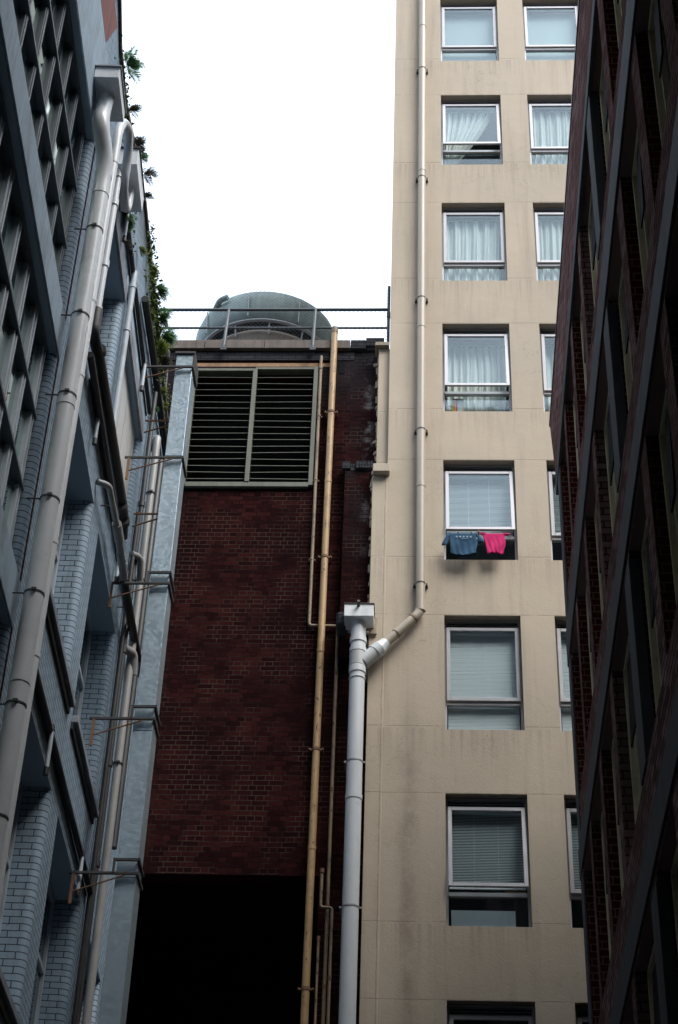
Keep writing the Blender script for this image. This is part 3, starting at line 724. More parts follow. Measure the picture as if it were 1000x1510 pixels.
# ---- guard rail with chain link
gr = thing('guard_rail', 'grey pipe guard rail with chain link netting on the brown parapet', 'railing', (-2.4, 21.2, 19.04))
for z, r in ((20.08, .028), (19.66, .020)): MB().tube([(-4.9, 21.2, z), (-.5, 21.2, z)], r, 10).build('rail', 'railing', gr)
for x in (-4.7, -3.22, -1.74):
    m_ = MB(); m_.tube([(x, 21.0, 19.02), (x, 21.2, 20.08)], .028, 10); m_.box(x - .05, x + .05, 20.98, 21.02, 18.98, 19.08); m_.build('post', 'railing', gr)
m_ = MB(); m_.tube([(-.5, 21.2, 19.28), (-.5, 21.2, 20.62)], .026, 10); m_.box(-.53, -.47, 21.17, 21.23, 19.9, 20.0); m_.build('post', 'railing', gr)
m_ = MB(); z0, z1 = 19.15, 20.62; hgt = z1 - z0; sp_ = .075
x = -4.9 - hgt
while x < -.5:
    for s in (0, 1):
        a, b = (x, z0), (x + hgt, z1)
        if s: a, b = (x, z1), (x + hgt, z0)
        def clip(a, b):
            (ax, az), (bx, bz) = a, b; L, R = -4.9, -.5
            if bx <= L or ax >= R: return None
            if ax < L: t = (L - ax) / (bx - ax); ax, az = L, az + (bz - az) * t
            if bx > R: t = (R - ax) / (bx - ax); bx, bz = R, az + (bz - az) * t
            return (ax, az), (bx, bz)
        c = clip(a, b)
        if c: m_.tube([(c[0][0], 21.24 + s * .003, c[0][1]), (c[1][0], 21.24 + s * .003, c[1][1])], .0017, 3, caps=False)
    x += sp_
m_.build('netting', 'railing', gr)

# ---- cooling tower on the roof
ct = thing('cooling_tower', 'round grey green cooling tower behind the roof guard rail', 'cooling tower', (-3.22, 27.05, 18.7))
cc = (-3.22, 27.05, 0)
MB().lathe([(.9, 22.3), (1.25, 23.2), (1.30, 23.72), (1.34, 23.74), (1.34, 23.80), (1.22, 23.80), (1.22, 23.3), (.8, 22.3)], cc, 72).build('basin', 'towerbase', ct)
MB().lathe([(1.40, 23.98), (1.43, 23.98), (1.50, 24.25), (1.52, 24.50), (1.44, 24.78), (1.22, 24.98), (1.20, 24.98), (1.40, 24.76), (1.47, 24.50), (1.45, 24.25), (1.40, 24.0)], cc, 72).build('shell', 'tower', ct)
MB().lathe([(1.385, 23.97), (1.46, 23.97), (1.46, 24.0), (1.385, 24.0), (1.385, 23.97)], cc, 72).build('shell_rim', 'alud', ct)
m_ = MB()
for i in range(12):
    a = 2 * math.pi * i / 12 + .13; p = Vector((cc[0] + 1.33 * math.cos(a), cc[1] + 1.33 * math.sin(a), 23.7)); q = Vector((cc[0] + 1.41 * math.cos(a), cc[1] + 1.41 * math.sin(a), 24.02))
    mm = MB(); mm.bar(p, q, .03, .03); mm.build('strut', 'alud', ct)
for i in range(9):
    a = 2 * math.pi * i / 9 + .35; mm = MB(); mm.bar((cc[0] + 1.525 * math.cos(a), cc[1] + 1.525 * math.sin(a), 24.02), (cc[0] + 1.545 * math.cos(a), cc[1] + 1.545 * math.sin(a), 24.6), .02, .04); mm.build('seam', 'alud', ct)
MB().lathe([(.0, 23.6), (1.22, 23.6), (1.24, 24.6), (0, 24.6)], cc, 48).build('fill_pack', 'black', ct)
MB().lathe([(1.0, 25.02), (1.02, 25.02), (1.02, 25.05), (1.0, 25.05), (1.0, 25.02)], cc, 72).build('guard_hoop', 'alud', ct)
for i in range(14):
    a = 2 * math.pi * i / 14; mm = MB(); mm.bar((cc[0] + 1.01 * math.cos(a), cc[1] + 1.01 * math.sin(a), 25.03), (cc[0] + 1.2 * math.cos(a), cc[1] + 1.2 * math.sin(a), 24.95), .012, .012); mm.build('hoop_stay', 'alud', ct)
m_ = MB(); m_.tube([(-4.22, 25.95, 24.62), (-4.12, 25.75, 24.66), (-3.95, 25.66, 24.66)], .06, 12, .1); m_.build('inlet_pipe', 'tower', ct)
for i in range(6):
    a = 2 * math.pi * i / 6; mm = MB(); mm.bar((cc[0] + .8 * math.cos(a), cc[1] + .8 * math.sin(a), 18.7), (cc[0] + .9 * math.cos(a), cc[1] + .9 * math.sin(a), 22.5), .1, .1); mm.build('leg', 'darkfix', ct)

# ================================================================= LEFT PAINTED BRICK BUILDING
lb = thing('painted_brick_building', 'pale blue grey painted brick storehouse wall along the left of the alley', 'building', (-8, 10, GZ))
openings = []
NEAR = -30.0
cols_small = [(-5.45, -3.43), (-8.12, -6.12)]
for (a, b) in cols_small:
    for (z0, z1) in ((8.93, 11.31), (5.38, 7.77), (1.8, 4.2)): openings.append((a, b, z0, z1, .36))
    openings.append((a, b, 12.62, 14.38, .36))
openings.append((-2.6, -1.1, 5.38, 7.77, .36))
gcol = []
for (a, b) in ((-13.1, -9.07),):
    for (z0, z1) in ((11.32, 13.88), (8.25, 10.84), (5.2, 7.78), (2.1, 4.7)): openings.append((a, b, z0, z1, .30)); gcol.append((a, b, z0, z1))
wall(fL, -13.5, 0, GZ, 16.25, openings, rad=.075).build('wall', 'white', lb)
m_ = MB(); m_.box(-13.5, 0, -9, -.40, GZ, 16.0, fL); m_.build('rear_block', 'oldbrick', lb)
near = thing('left_shade_block', 'unseen tall dark block added on the left beside the camera to shade the alley', 'building', (-8, -5, GZ))  # out-of-frame mass added to block sky light on the left
MB().box(NEAR, -13.51, -9, 0, GZ, 40, fL).build('wall', 'oldbrick', near)
m_ = MB(); m_.box(NEAR - .1, -13.5, -9.1, .08, 40.005, 40.25, fL); m_.build('parapet', 'oldbrick', near)
# parapet of stepped height (its top edge follows the worn roofline)
prof = [(0, 16.62), (-5.7, 16.62), (-5.75, 16.55), (-6.6, 16.40), (-7.3, 16.12), (-7.9, 15.95), (-8.6, 16.02), (-9.05, 16.3), (-13.5, 16.5)]
def strip(p, zb, o0, o1, name, m):
    mb = MB()
    for (a, za), (b, zb_) in zip(p, p[1:]):
        mb.box8([fL(b, zb, o0), fL(a, zb, o0), fL(a, zb, o1), fL(b, zb, o1), fL(b, zb_, o0), fL(a, za, o0), fL(a, za, o1), fL(b, zb_, o1)])
    bmesh.ops.remove_doubles(mb.bm, verts=mb.bm.verts, dist=1e-5); return mb.build(name, m, lb)
# keep main wall top below the lowest point of the parapet line
for o in list(bpy.data.objects):
    if o.parent == lb and o.name.startswith('wall'):
        bm = bmesh.new(); bm.from_mesh(o.data)
        for v in bm.verts:
            if v.co.z + GZ > 16.2: v.co.z = 15.90 - GZ
        bm.to_mesh(o.data); bm.free()
strip([(u, z - .07) for u, z in prof], 15.905, 0, -.4, 'parapet', 'white')
mb = MB()
for (a, za), (b, zb_) in zip(prof, prof[1:]):
    mb.box8([fL(b, zb_ - .066, .035), fL(a, za - .066, .035), fL(a, za - .066, -.43), fL(b, zb_ - .066, -.43), fL(b, zb_, .035), fL(a, za, .035), fL(a, za, -.43), fL(b, zb_, -.43)])
mb.build('parapet_coping', 'coping', lb)
# painted render area and red paint above the stair windows, bare brick strip beside them
MB().box(-13.45, -9.02, .001, .006, 13.90, 15.15, fL).build('render_panel', 'render_blue', lb)
m_ = MB(); m_.box8([fL(-13.45, 15.155, .002), fL(-9.32, 15.155, .002), fL(-9.32, 15.155, .007), fL(-13.45, 15.155, .007), fL(-13.45, 16.1, .002), fL(-8.9, 15.98, .002), fL(-8.9, 15.98, .007), fL(-13.45, 16.1, .007)])
m_.build('render_panel', 'redpaint', lb)
MB().box(-8.98, -8.93, .001, .005, 2, 13.88, fL).build('bare_brick_strip', 'bare', lb)
# bands between the stair windows
for z0, z1 in ((10.845, 11.315), (7.785, 8.245), (4.705, 5.195)):
    MB().box(-13.15, -9.0, .002, .02, z0 + .0, z1, fL).build('spandrel', 'render_blue', lb, .004)
# ledges over and under the openings
for (a, b) in ((-5.55, -3.33), (-8.22, -5.85)):
    for z in (8.9, 5.35):
        MB().box(a, b, -.05, .075, z - .07, z + .01, fL).build('sill', 'concrete', lb, .006)
        MB().box(a, b, .004, .03, z - .15, z - .071, fL).build('sill_course', 'blackpipe', lb, .003)
for (a, b) in ((-5.53, -3.35), (-8.2, -6.04)):
    MB().box(a, b, -.0, .03, 14.385, 14.62, fL).build('lintel', 'concrete', lb, .006)
MB().box(-6.1, -3.35, .002, .022, 14.625, 14.80, fL).build('lintel', 'render_blue', lb, .004)
MB().box(-5.44, -3.44, -.10, -.07, 12.62, 14.38, fL).build('infill_panel', 'infill', lb)
m_ = MB()
for u in (-4.9, -4.45, -3.95): m_.box(u, u + .006, -.071, -.068, 12.64, 14.36, fL)
m_.build('panel_joint', 'concrete', lb)
# windows in the small openings
rzL = math.atan2(Ld.y, Ld.x)
def winL():
    m = MB(); rect_frame(m, .0, 2.0, 0, 2.38, .27, .33, .06); m.box(.97, 1.03, .27, .33, .06, 2.32); m.box(.06, .97, .272, .328, 1.5, 1.56); m.box(1.03, 1.94, .272, .328, 1.5, 1.56); return m.mesh('frame', .004)
for (a, b, z0, z1, dep) in openings:
    if dep != .36 or z0 > 12: continue
    w = fL(a, z0, 0)
    fr = put('window', once('winL', winL), 'bluewin', lb, w, rzL)
    if b - a < 1.9: fr.scale = ((b - a) / 2.0, 1, 1)
    p = bpy.data.objects.new('pane', once('winLp', lambda: MB().box(.05, 1.95, .305, .312, .05, 2.33).mesh('pane'))); COL.objects.link(p)
    if not p.data.materials: p.data.materials.append(M['darkglass'])
    p.parent = fr
w = fL(-8.12, 12.62, 0); fr = put('window', once('winLs', lambda: (lambda m: (rect_frame(m, 0, 2.0, 0, 1.76, .27, .33, .06), m.box(.97, 1.03, .27, .33, .06, 1.7), m.mesh('frame', .004))[-1])(MB())), 'bluewin', lb, w, rzL)
p = bpy.data.objects.new('pane', MB().box(.05, 1.95, .305, .312, .05, 1.71).mesh('pane')); p.data.materials.append(M['darkglass']); COL.objects.link(p); p.parent = fr
# stair windows: deep mullions and transoms
for (a, b, z0, z1) in gcol:
    us = [-9.13 - .555 * i for i in range(8)]; h = z1 - z0
    m_ = MB()
    for u in us: 
        hi = z0 > 11; m_.box(u - .018, u + .018, -.16, -.09, z0, z1, fL); m_.box(u - (.04 if hi else .075), u - .022, -.16, -.10, z0, z1, fL)
    win = m_.build('window', 'mullion' if hi else 'bluewin', lb, .003)
    m_ = MB()
    for i in range(1, 4):
        z = z1 - .0 - .83 * i + .01
        if z > z0 + .1: m_.box(a + .02, b - .02, -.165, -.072, z - .02, z + .02, fL)
    m_.box(a + .02, b - .02, -.165, -.072, z1 - .03, z1, fL); m_.box(a + .02, b - .02, -.165, -.072, z0, z0 + .03, fL)
    m_.build('transom', 'mullion', win, .003)
    k = 0
    for i in range(7):
        for j in range(4):
            ztop, zbot = z1 - .83 * j, max(z0, z1 - .83 * (j + 1))
            if ztop - zbot < .15: continue
            MB().box(us[i + 1] + .03, us[i] - .05, -.150 - .004 * ((i * 3 + j) % 2), -.142 - .004 * ((i * 3 + j) % 2), zbot + .02, ztop - .02, fL).build('pane', 'greenglass', win)

# conduits with drop pipes
def conduit(label, z, u0, u1, drops, o=.05, r=.03):
    t = thing('condensate_conduit', label, 'conduit', fL((u0 + u1) / 2, z, o), 'black conduits along the painted brick wall')
    MB().tube([fL(u0, z - .04, o), fL(u1, z, o)], r, 10).build('conduit', 'blackpipe', t)
    m = MB(); m.box(u0, u1, .002, .02, z - .05, z - .034, fL); m.build('ledge', 'blackpipe', t)
    for u in drops:
        m = MB(); m.tube([fL(u, z, o + .02), fL(u, z - .42, o + .02)], .022, 10); m.build('drop_pipe', 'bluewin', t)
        m = MB(); m.tube([fL(u, z - .42, o + .02), fL(u, z - .50, o + .02)], .027, 10); m.tube([fL(u, z + .03, o + .01), fL(u, z - .03, o + .02)], .03, 10); m.build('nozzle', 'blackpipe', t)
conduit('black conduit with short drop pipes above the concrete lintels', 15.02, -7.4, -3.2, (-6.95, -4.25))
conduit('black conduit with a drop pipe under the boarded opening', 12.02, -7.4, -3.0, (-6.85, -4.2), .04)
conduit('lowest black conduit with drop pipes above the dark lower openings', 8.02, -8.2, -3.1, (-6.86, -4.1), .05, .035)
gut = thing('gutter_pipe', 'thick black pipe running along the weedy top of the painted wall', 'pipe', fL(-3, 15.75, .06))
MB().tube([fL(-4.9, 15.55, .06), fL(-3.6, 15.72, .06), fL(-.8, 15.92, .06)], .05, 12, .1).build('pipe', 'blackpipe', gut)
hs = thing('hose_loop', 'dark bent conduit at the corner above the galvanised duct', 'conduit', fL(-2.9, 15.9, .08))
MB().tube([(-4.32, 21.0, 19.0), (-4.12, 21.0, 19.0), (-4.09, 21.02, 17.4), (-4.05, 21.0, 16.6), fL(-.8, 15.9, .1)], .022, 8, .12).build('conduit', 'blackpipe', hs)
# lead-painted pipe at the near edge of the boarded opening
np_ = thing('downpipe', 'thin pale pipe beside the boarded opening of the painted wall', 'downpipe', fL(-5.95, 12.3, .06))
MB().tube([fL(-5.95, 15.0, .07), fL(-5.95, 12.35, .07)], .038, 14).build('pipe', 'bluewin', np_)
for z in (14.72, 14.0): MB().tube([fL(-5.95, z, .07), fL(-5.95, z + .06, .07)], .046, 14).build('collar', 'bluewin', np_)

# ---- large grey downpipes and their hoppers
def clipL(t, u, o, r, z, m='darkfix'):
    mb = MB(); mb.tube([fL(u, z - .008, o), fL(u, z + .008, o)], r + .006, 22)
    mb.tube([fL(u - .02, z, 0), fL(u - .02, z, o)], .008, 6); mb.box(u - r - .02, u - r + .03, o - .01, o + .03, z - .012, z + .012, fL); mb.build('clip', m, t)
d1 = thing('downpipe', 'fattest grey downpipe under the box hopper on the painted wall', 'downpipe', fL(-9.22, GZ, .2))
MB().tube([fL(-9.32, 14.26, .12), fL(-9.36, 14.02, .11), fL(-9.42, 13.7, .13), fL(-9.26, 13.35, .2), fL(-9.22, 13.1, .2), fL(-9.22, GZ, .2)], .084, 26, .12).build('pipe', 'pvc', d1)
for z in (13.12, 12.85, 10.05, 7.1): MB().tube([fL(-9.22, z, .2), fL(-9.22, z + .07, .2)], .089, 26).build('collar', 'pvc', d1)
for z in (12.35, 11.18, 10.18, 8.98, 7.98, 6.9, 5.9, 4.9): clipL(d1, -9.22, .2, .084, z)
h1 = MB(); h1.box(-9.60, -9.0, .01, .27, 14.24, 14.40, fL); hh = h1.build('hopper_head', 'hopper', d1, .004)
MB().box(-9.62, -8.98, .008, .285, 14.402, 14.418, fL).build('rim', 'alud', hh)
d2 = thing('downpipe', 'slimmer grey downpipe with a swan neck beside the fattest one', 'downpipe', fL(-8.55, GZ, .1))
MB().tube([fL(-7.45, 14.95, .15), fL(-7.45, 14.55, .15), fL(-7.62, 14.38, .15), fL(-7.95, 14.40, .16), fL(-8.08, 14.72, .19), fL(-8.28, 14.92, .2), fL(-8.52, 14.82, .17), fL(-8.66, 14.5, .16), fL(-8.66, GZ, .16)], .052, 22, .14).build('pipe', 'pvc', d2)
for z in (13.95, 11.9, 10.9, 8.9, 7.7): MB().tube([fL(-8.66, z, .16), fL(-8.66, z + .05, .16)], .057, 20).build('collar', 'pvc', d2)
h2 = MB(); h2.box(-7.85, -7.1, .01, .26, 14.86, 15.12, fL); hh = h2.build('hopper_head', 'hopper', d2, .004)
MB().box(-7.87, -7.08, .008, .275, 15.122, 15.14, fL).build('rim', 'darkfix', hh)
d3 = thing('downpipe', 'short grey pipe socketed into a black iron pipe on the painted wall', 'downpipe', fL(-8.0, 12.2, .1))
MB().tube([fL(-8.0, 14.55, .1), fL(-8.0, 12.33, .1)], .042, 18).build('pipe', 'pvc', d3)
for z in (14.45, 14.0, 13.05, 12.36): MB().tube([fL(-8.0, z, .1), fL(-8.0, z + .1, .1)], .052, 18).build('collar', 'pvc', d3)
MB().tube([fL(-8.0, 12.42, .1), fL(-8.0, 12.08, .1), fL(-7.6, 12.06, .13), fL(-4.75, 12.16, .13), fL(-4.4, 12.05, .1)], .062, 16, .1).build('soil_pipe', 'blackpipe', d3)
MB().tube([fL(-7.9, 11.88, .08), fL(-5.0, 11.95, .08)], .04, 12).build('soil_pipe', 'blackpipe', d3)
for u in (-7.75, -5.0, -4.7): MB().tube([fL(u, 12.1, .13), fL(u + .08, 12.1, .13)], .075, 16).build('collar', 'blackpipe', d3)
w1 = thing('waste_pipe', 'weathered waste pipe with pale fittings crossing the painted wall', 'pipe', fL(-4.5, 11.7, .12))
MB().tube([fL(-6.15, 11.55, .02), fL(-6.05, 11.58, .14), fL(-5.8, 11.6, .14), fL(-5.05, 11.68, .14)], .036, 14, .1).build('pipe', 'pvcdull', w1)
MB().tube([fL(-5.2, 11.67, .14), fL(-4.85, 11.68, .14)], .058, 16).build('fitting', 'pvcdull', w1)
MB().tube([fL(-4.85, 11.68, .14), fL(-4.15, 11.62, .14)], .05, 16).build('fitting', 'pvcdull', w1)
m_ = MB()
for i in range(3): m_.tube([fL(-4.62 + i * .1, 11.66, .14), fL(-4.58 + i * .1, 11.66, .14)], .058, 16)
m_.build('fitting', 'pvcdull', w1)
MB().tube([fL(-4.15, 11.62, .14), fL(-3.9, 11.6, .14), fL(-1.7, 11.75, .14)], .055, 14, .1).build('pipe', 'blackpipe', w1)
for u in (-5.6, -3.5): MB().tube([fL(u, 11.63, 0), fL(u, 11.63, .14)], .009, 6).build('bracket', 'darkfix', w1)
d4 = thing('downpipe', 'plain grey pipe half hidden behind the galvanised duct', 'downpipe', fL(-2.65, GZ, .12))
MB().tube([fL(-2.4, 15.02, .02), fL(-2.62, 15.08, .12), fL(-2.65, 14.9, .12), fL(-2.65, GZ, .12)], .052, 16, .08).build('pipe', 'pvcdull', d4)
for z in (14.05, 12.62, 9.9): clipL(d4, -2.65, .12, .058, z)
m_ = MB(); m_.tube([fL(-3.1, 12.72, .03), fL(-2.98, 12.75, .14), fL(-2.8, 12.5, .14)], .045, 14, .08); m_.build('branch', 'pvcdull', d4)
m_ = MB(); m_.tube([fL(-2.95, 11.4, .03), fL(-2.7, 11.45, .16), fL(-2.6, 11.2, .16)], .06, 14, .08); m_.build('branch', 'pvcdull', d4)
d5 = thing('downpipe', 'black iron pipe in the gap between painted wall and duct', 'downpipe', fL(-2.95, GZ, .06))
MB().tube([fL(-2.95, 15.6, .06), fL(-2.95, GZ, .06)], .035, 12).build('pipe', 'blackpipe', d5)
MB().tube([fL(-3.08, 13.4, .05), fL(-3.08, GZ, .05)], .03, 12).build('pipe', 'blackpipe', d5)
MB().tube([fL(-1.9, 15.2, .1), fL(-2.1, 13.2, .12), fL(-2.2, 9.0, .12)], .05, 12, .2).build('pipe', 'blackpipe', d5)
for z in (13.6, 12.4, 11.3, 9.7, 8.4): MB().tube([fL(-2.95, z, .06), fL(-2.95, z + .08, .06)], .046, 12).build('collar', 'blackpipe', d5)

# ---- galvanised duct with its wall brackets
du = thing('air_duct', 'tall square galvanised steel air duct bracketed off the painted wall', 'duct', (-3.11, 17.2, GZ))
joints = [15.28, 13.55, 11.45, 9.55, 7.75, 5.9, 4.0, GZ + .3]
for z1, z0 in zip(joints, joints[1:]):
    MB().box(-3.225, -3.0, 17.0, 17.34, z0 + .004, z1 - .004).build('duct_section', 'galv', du, .004)
    MB().box(-3.2, -3.01, 17.01, 17.33, z0 - .004, z0 + .004).build('seam', 'darkfix', du)
m_ = MB(); rect = (-3.25, -2.975, 16.975, 17.37)
m_.box(rect[0], rect[1], rect[2], rect[3], 15.285, 15.325); m_.build('cap', 'darkfix', du, .004)
MB().box(-2.998, -2.972, 16.99, 17.37, 15.02, 15.29).build('flange', 'darkfix', du)
for zt, u in ((15.03, -2.93), (13.49, -3.0), (11.55, -3.0), (9.68, -3.05), (7.78, -3.1)):
    # steel angle out from the wall, strap round the duct, diagonal strut
    p0 = fL(-3.6, zt, 0); y = 16.975
    m_ = MB(); m_.box(p0.x - .02, -3.0, y - .03, y, zt - .015, zt + .015); br = m_.build('bracket', 'darkfix', du, .003)
    m_ = MB(); m_.box(-3.0, -2.975, y - .03, 17.37, zt - .02, zt + .02)
    if zt < 13: m_.box(-3.26, -2.975, y - .035, y - .005, zt + .14, zt + .17); m_.box(-3.26, -3.235, y - .035, y - .005, zt, zt + .17); m_.box(-3.0, -2.975, y - .035, 17.37, zt + .14, zt + .17)
    m_.build('strap', 'darkfix', br, .003)
    m_ = MB(); m_.bar((p0.x + .04, y - .02, zt - .22), (-3.12, y - .02, zt - .025), .018, .010); m_.box(p0.x + .02, p0.x + .05, y - .035, y - .01, zt - .36, zt - .02); m_.build('strut', 'rust', br)
    if zt < 12: continue
    m_ = MB(); m_.bar((p0.x + .1, 17.36, zt - .6), (-3.15, 17.36, zt - .6), .02, .02); m_.bar((p0.x + .1, 17.36, zt - .8), (-3.15, 17.36, zt - .62), .02, .012); m_.build('rear_strut', 'rust', br)

# ================================================================= RIGHT BRICK BUILDING
rb = thing('brick_office_building', 'dark purple brick building with deep window slits on the right side of the alley', 'building', (6, 8, GZ))
piers = [(-2.55, -2.33), (-4.08, -3.80), (-5.56, -5.26), (-7.45, -7.08), (-8.95, -8.60), (-10.45, -10.10), (-11.95, -11.6), (-13.5, -13.1), (-15.0, -14.65), (-16.5, -16.15)]
opn = []
bounds = [(-1.32, None)] + [(p[0], p[1]) for p in piers]
gaps = [(piers[i][1] if i >= 0 else None) for i in range(len(piers))]
spans = [(piers[0][1], -1.32)] + [(piers[i + 1][1], piers[i][0]) for i in range(len(piers) - 1)]
levels = [(11.96, 14.0), (9.11, 11.07), (6.26, 8.22), (3.41, 5.37), (.6, 2.5)]
for (a, b) in spans:
    for (z0, z1) in levels: opn.append((a, b, z0, z1, .10))
wall(fR, -18.5, -.98, GZ, 13.95 + .2, opn).build('wall', 'purple', rb)
# parapet band with its raked end, end wall, rear block
m_ = MB(); pts = [(-18.5, 14.15), (-.62, 14.15), (-.02, 15.69), (-18.5, 15.69)]
m_.box8([fR(u, z, 0) for u, z in pts] + [fR(u, z, -.35) for u, z in pts]); m_.build('parapet', 'purple', rb)
MB().box(-18.5, -0.0, -.37, .012, 15.695, 15.74, fR).build('coping', 'blackpipe', rb)
MB().box(-18.5, -1.0, -9, -.30, GZ, 14.1, fR).build('rear_block', 'black', rb)
MB().box(-1.30, -.975, -.4, .012, GZ, 13.98, fR).build('corner_column', 'darkconc', rb, .006)
for z1 in (14.16, 11.56, 8.62, 5.76, 2.9):
    MB().box(-18.5, -.96 if z1 < 14 else -.66, -.02, .022, z1 - (.20 if z1 > 14 else .48 if z1 > 11 else .36), z1 - (0 if z1 > 14 else .0), fR).build('band_course', 'darkconc', rb, .005)
for i, (a, b) in enumerate(piers):
    if i in (3, 7):
        for (z0, z1) in levels: MB().box(a - .01, b + .01, -.08, .012, z0, z1 - .07 + .0, fR).build('pier', 'darkconc', rb, .004)
for i, (a, b) in enumerate(spans):
    for (z0, z1) in levels[:4]:                      # red brick returns of the far jambs
        if i != 3 and i < 8: MB().box(b - .004, b + .0, -.10, -.004, z0 + .002, z1 - .08, fR).build('window_reveal', 'redjamb', rb)
rzR = math.atan2(-Rd.y, -Rd.x)
def winR(wd, hh):
    def f():
        m = MB(); rect_frame(m, 0, wd, 0, hh, .10, .245, .035); m.box(wd * .5 - .02, wd * .5 + .02, .15, .23, .035, hh - .035); m.box(.055, .075, .15, .23, .035, hh - .035); return m.mesh('frame', .003)
    return once(('winR', round(wd, 2), round(hh, 2)), f)
for (a, b, z0, z1, dep) in opn:
    w = fR(b, z0, 0); wd, hh = b - a, z1 - z0
    fr = put('window', winR(wd, hh), 'cream', rb, w, rzR)
    def add(nm, me, mt):
        p = bpy.data.objects.new(nm, me); COL.objects.link(p); p.parent = fr
        if not me.materials: me.materials.append(M[mt])
    add('pane', once(('wrp', round(wd, 2), round(hh, 2)), lambda: MB().box(.04, wd - .04, .205, .212, .04, hh - .04).mesh('pane')), 'darkglass')
    add('casement', once(('wrc', round(wd, 2), round(hh, 2)), lambda: (lambda m: (m.box8([(.34, .075, hh * .5), (wd * .5, .075, hh * .5), (wd * .5, .09, hh * .5), (.34, .09, hh * .5), (.34, .10, hh * .92), (wd * .5, .10, hh * .92), (wd * .5, .115, hh * .92), (.34, .115, hh * .92)]), m.mesh('casement'))[-1])(MB())), 'black')
far = thing('right_shade_block', 'unseen tall dark block added on the right beside the camera to darken the alley', 'building', (8, -8, GZ))  # invented mass out of view, holds sky light off the alley
MB().box(-34, -18.51, -25, -.4, GZ, 34, fR).build('wall', 'oldbrick', far)
MB().box(-34.1, -18.45, -25.1, -.34, 34.005, 34.25, fR).build('parapet', 'oldbrick', far)
rr_ = thing('rear_shade_block', 'unseen dark block added behind the camera to cut the light reaching the alley', 'building', (0, -8, GZ))  # added out of view, raised to darken the lower walls
MB().box(-12, 12, -14, -3.5, GZ, 38).build('wall', 'oldbrick', rr_)
MB().box(-12.1, 12.1, -14.1, -3.4, 38.005, 38.3).build('parapet', 'oldbrick', rr_)

sd_ = thing('side_shade_block', 'unseen dark block added beside the tower to stop light entering by the side gap', 'building', (11, 15, GZ))  # added out of view, keeps side light off the tower's lower face
MB().box(8.6, 16, 6, 24, GZ, 20.5).build('wall', 'oldbrick', sd_)
MB().box(8.55, 16.1, 5.9, 24.1, 20.505, 20.8).build('parapet', 'oldbrick', sd_)
# ================================================================= PLANTS ON THE PARAPET
def fern(u, z, o, size, n, m, label, seed, cat='fern', name='fern', droop=.6, lean=0.0):
    size *= .82; rnd = random.Random(seed); root = thing(name, label, cat, fL(u, z, o), 'weeds and ferns growing from the parapet of the painted wall')
    mb = MB(); st = MB(); c = fL(u, z, o)
    for i in range(max(5, int(n * .85))):
        a = rnd.uniform(-1.25, 1.25); el = rnd.uniform(-.1, 1.0); L = size * rnd.uniform(.55, 1.1)
        d = (Ln * math.cos(a) + Ld * math.sin(a)) * math.cos(el) + Vector((0, 0, 1)) * math.sin(el)
        pts = []; p = c.copy(); dd = d.copy(); k = 11
        for j in range(k + 1):
            pts.append(p.copy()); p = p + dd * (L / k); dd = (dd + Vector((0, 0, -droop / k * 1.6)) + Vector((rnd.uniform(-.05, .05),) * 3)).normalized()
        st.tube(pts, 0, 4, radii=[.0035 * (1 - j / (k + 2)) for j in range(k + 1)], caps=False)
        for j in range(1, k + 1):
            t = (pts[j] - pts[j - 1]).normalized(); sd = t.cross(Vector((rnd.uniform(-.3, .3), rnd.uniform(-.3, .3), 1))).normalized()
            ll = size * .23 * math.sin(math.pi * (j / (k + 1)) ** .7) + .008; w = ll * .24
            for s in (-1, 1):
                for q in (0, .5):
                    b = pts[j] - t * (L / k) * q; tip = b + sd * s * ll * rnd.uniform(.8, 1.1) + t * ll * .45 + Vector((0, 0, rnd.uniform(-.02, .02) * size * 2))
                    mid = (b + tip) / 2; mb.face([b, mid + t * w * .5, tip, mid - t * w * .4])
    mb.build('fronds', m, root); st.build('stems', m, root)
    return root
F = fern
F(-8.35, 16.0, .06, .34, 12, 'fern', 'large green fern arching off the parapet beside the box hopper', 1)
F(-7.75, 15.92, .05, .22, 10, 'ferndark', 'dark wispy weed on the parapet just past the box hopper', 2)
F(-7.15, 15.98, .08, .26, 12, 'ferndark', 'dark feathery weed overhanging above the second hopper', 3)
F(-6.75, 16.2, .08, .22, 10, 'fern', 'thin green weed beside the second hopper rim', 4)
F(-6.35, 16.35, .08, .28, 11, 'ferndark', 'spiky dark weed jutting past the second hopper', 5)
F(-5.9, 16.4, .06, .20, 8, 'ferndark', 'small weed just beyond the second hopper', 6)
F(-7.9, 15.35, .03, .20, 16, 'fern', 'green weed hanging from the wall face under the first hopper', 12, droop=1.6)
F(-6.9, 14.95, .03, .24, 24, 'fern', 'leafy green clump on the wall face under the second hopper', 7, droop=1.4)
F(-6.7, 14.75, .03, .20, 16, 'ferndark', 'brown withered clump hanging under the second hopper', 8, droop=2)
F(-6.25, 15.0, .03, .14, 12, 'ferndark', 'small brown tuft on the painted wall above the first drop pipe', 9, droop=2)
F(-5.6, 15.75, .03, .16, 14, 'fernyellow', 'yellow green tuft high on the painted wall face', 10, droop=1.6)
F(-4.7, 16.25, .04, .22, 22, 'fernyellow', 'yellow green plant trailing over the mossy parapet', 11, droop=1.5)
F(-4.2, 15.9, .04, .17, 18, 'fernyellow', 'bright yellow green tuft lower on the mossy wall', 13, droop=1.5)
F(-4.0, 16.55, .08, .24, 20, 'fern', 'green fern on the mossy parapet where the wall bulges with growth', 14)
F(-3.55, 16.5, .08, .26, 22, 'fern', 'bushy fern in the middle of the thick parapet growth', 15)
F(-3.15, 16.45, .10, .30, 26, 'fern', 'bushy fern reaching toward the guard rail', 16)
F(-3.35, 16.1, .08, .24, 22, 'fernyellow', 'yellow leafed plant under the bushy parapet ferns', 17, droop=1.3)
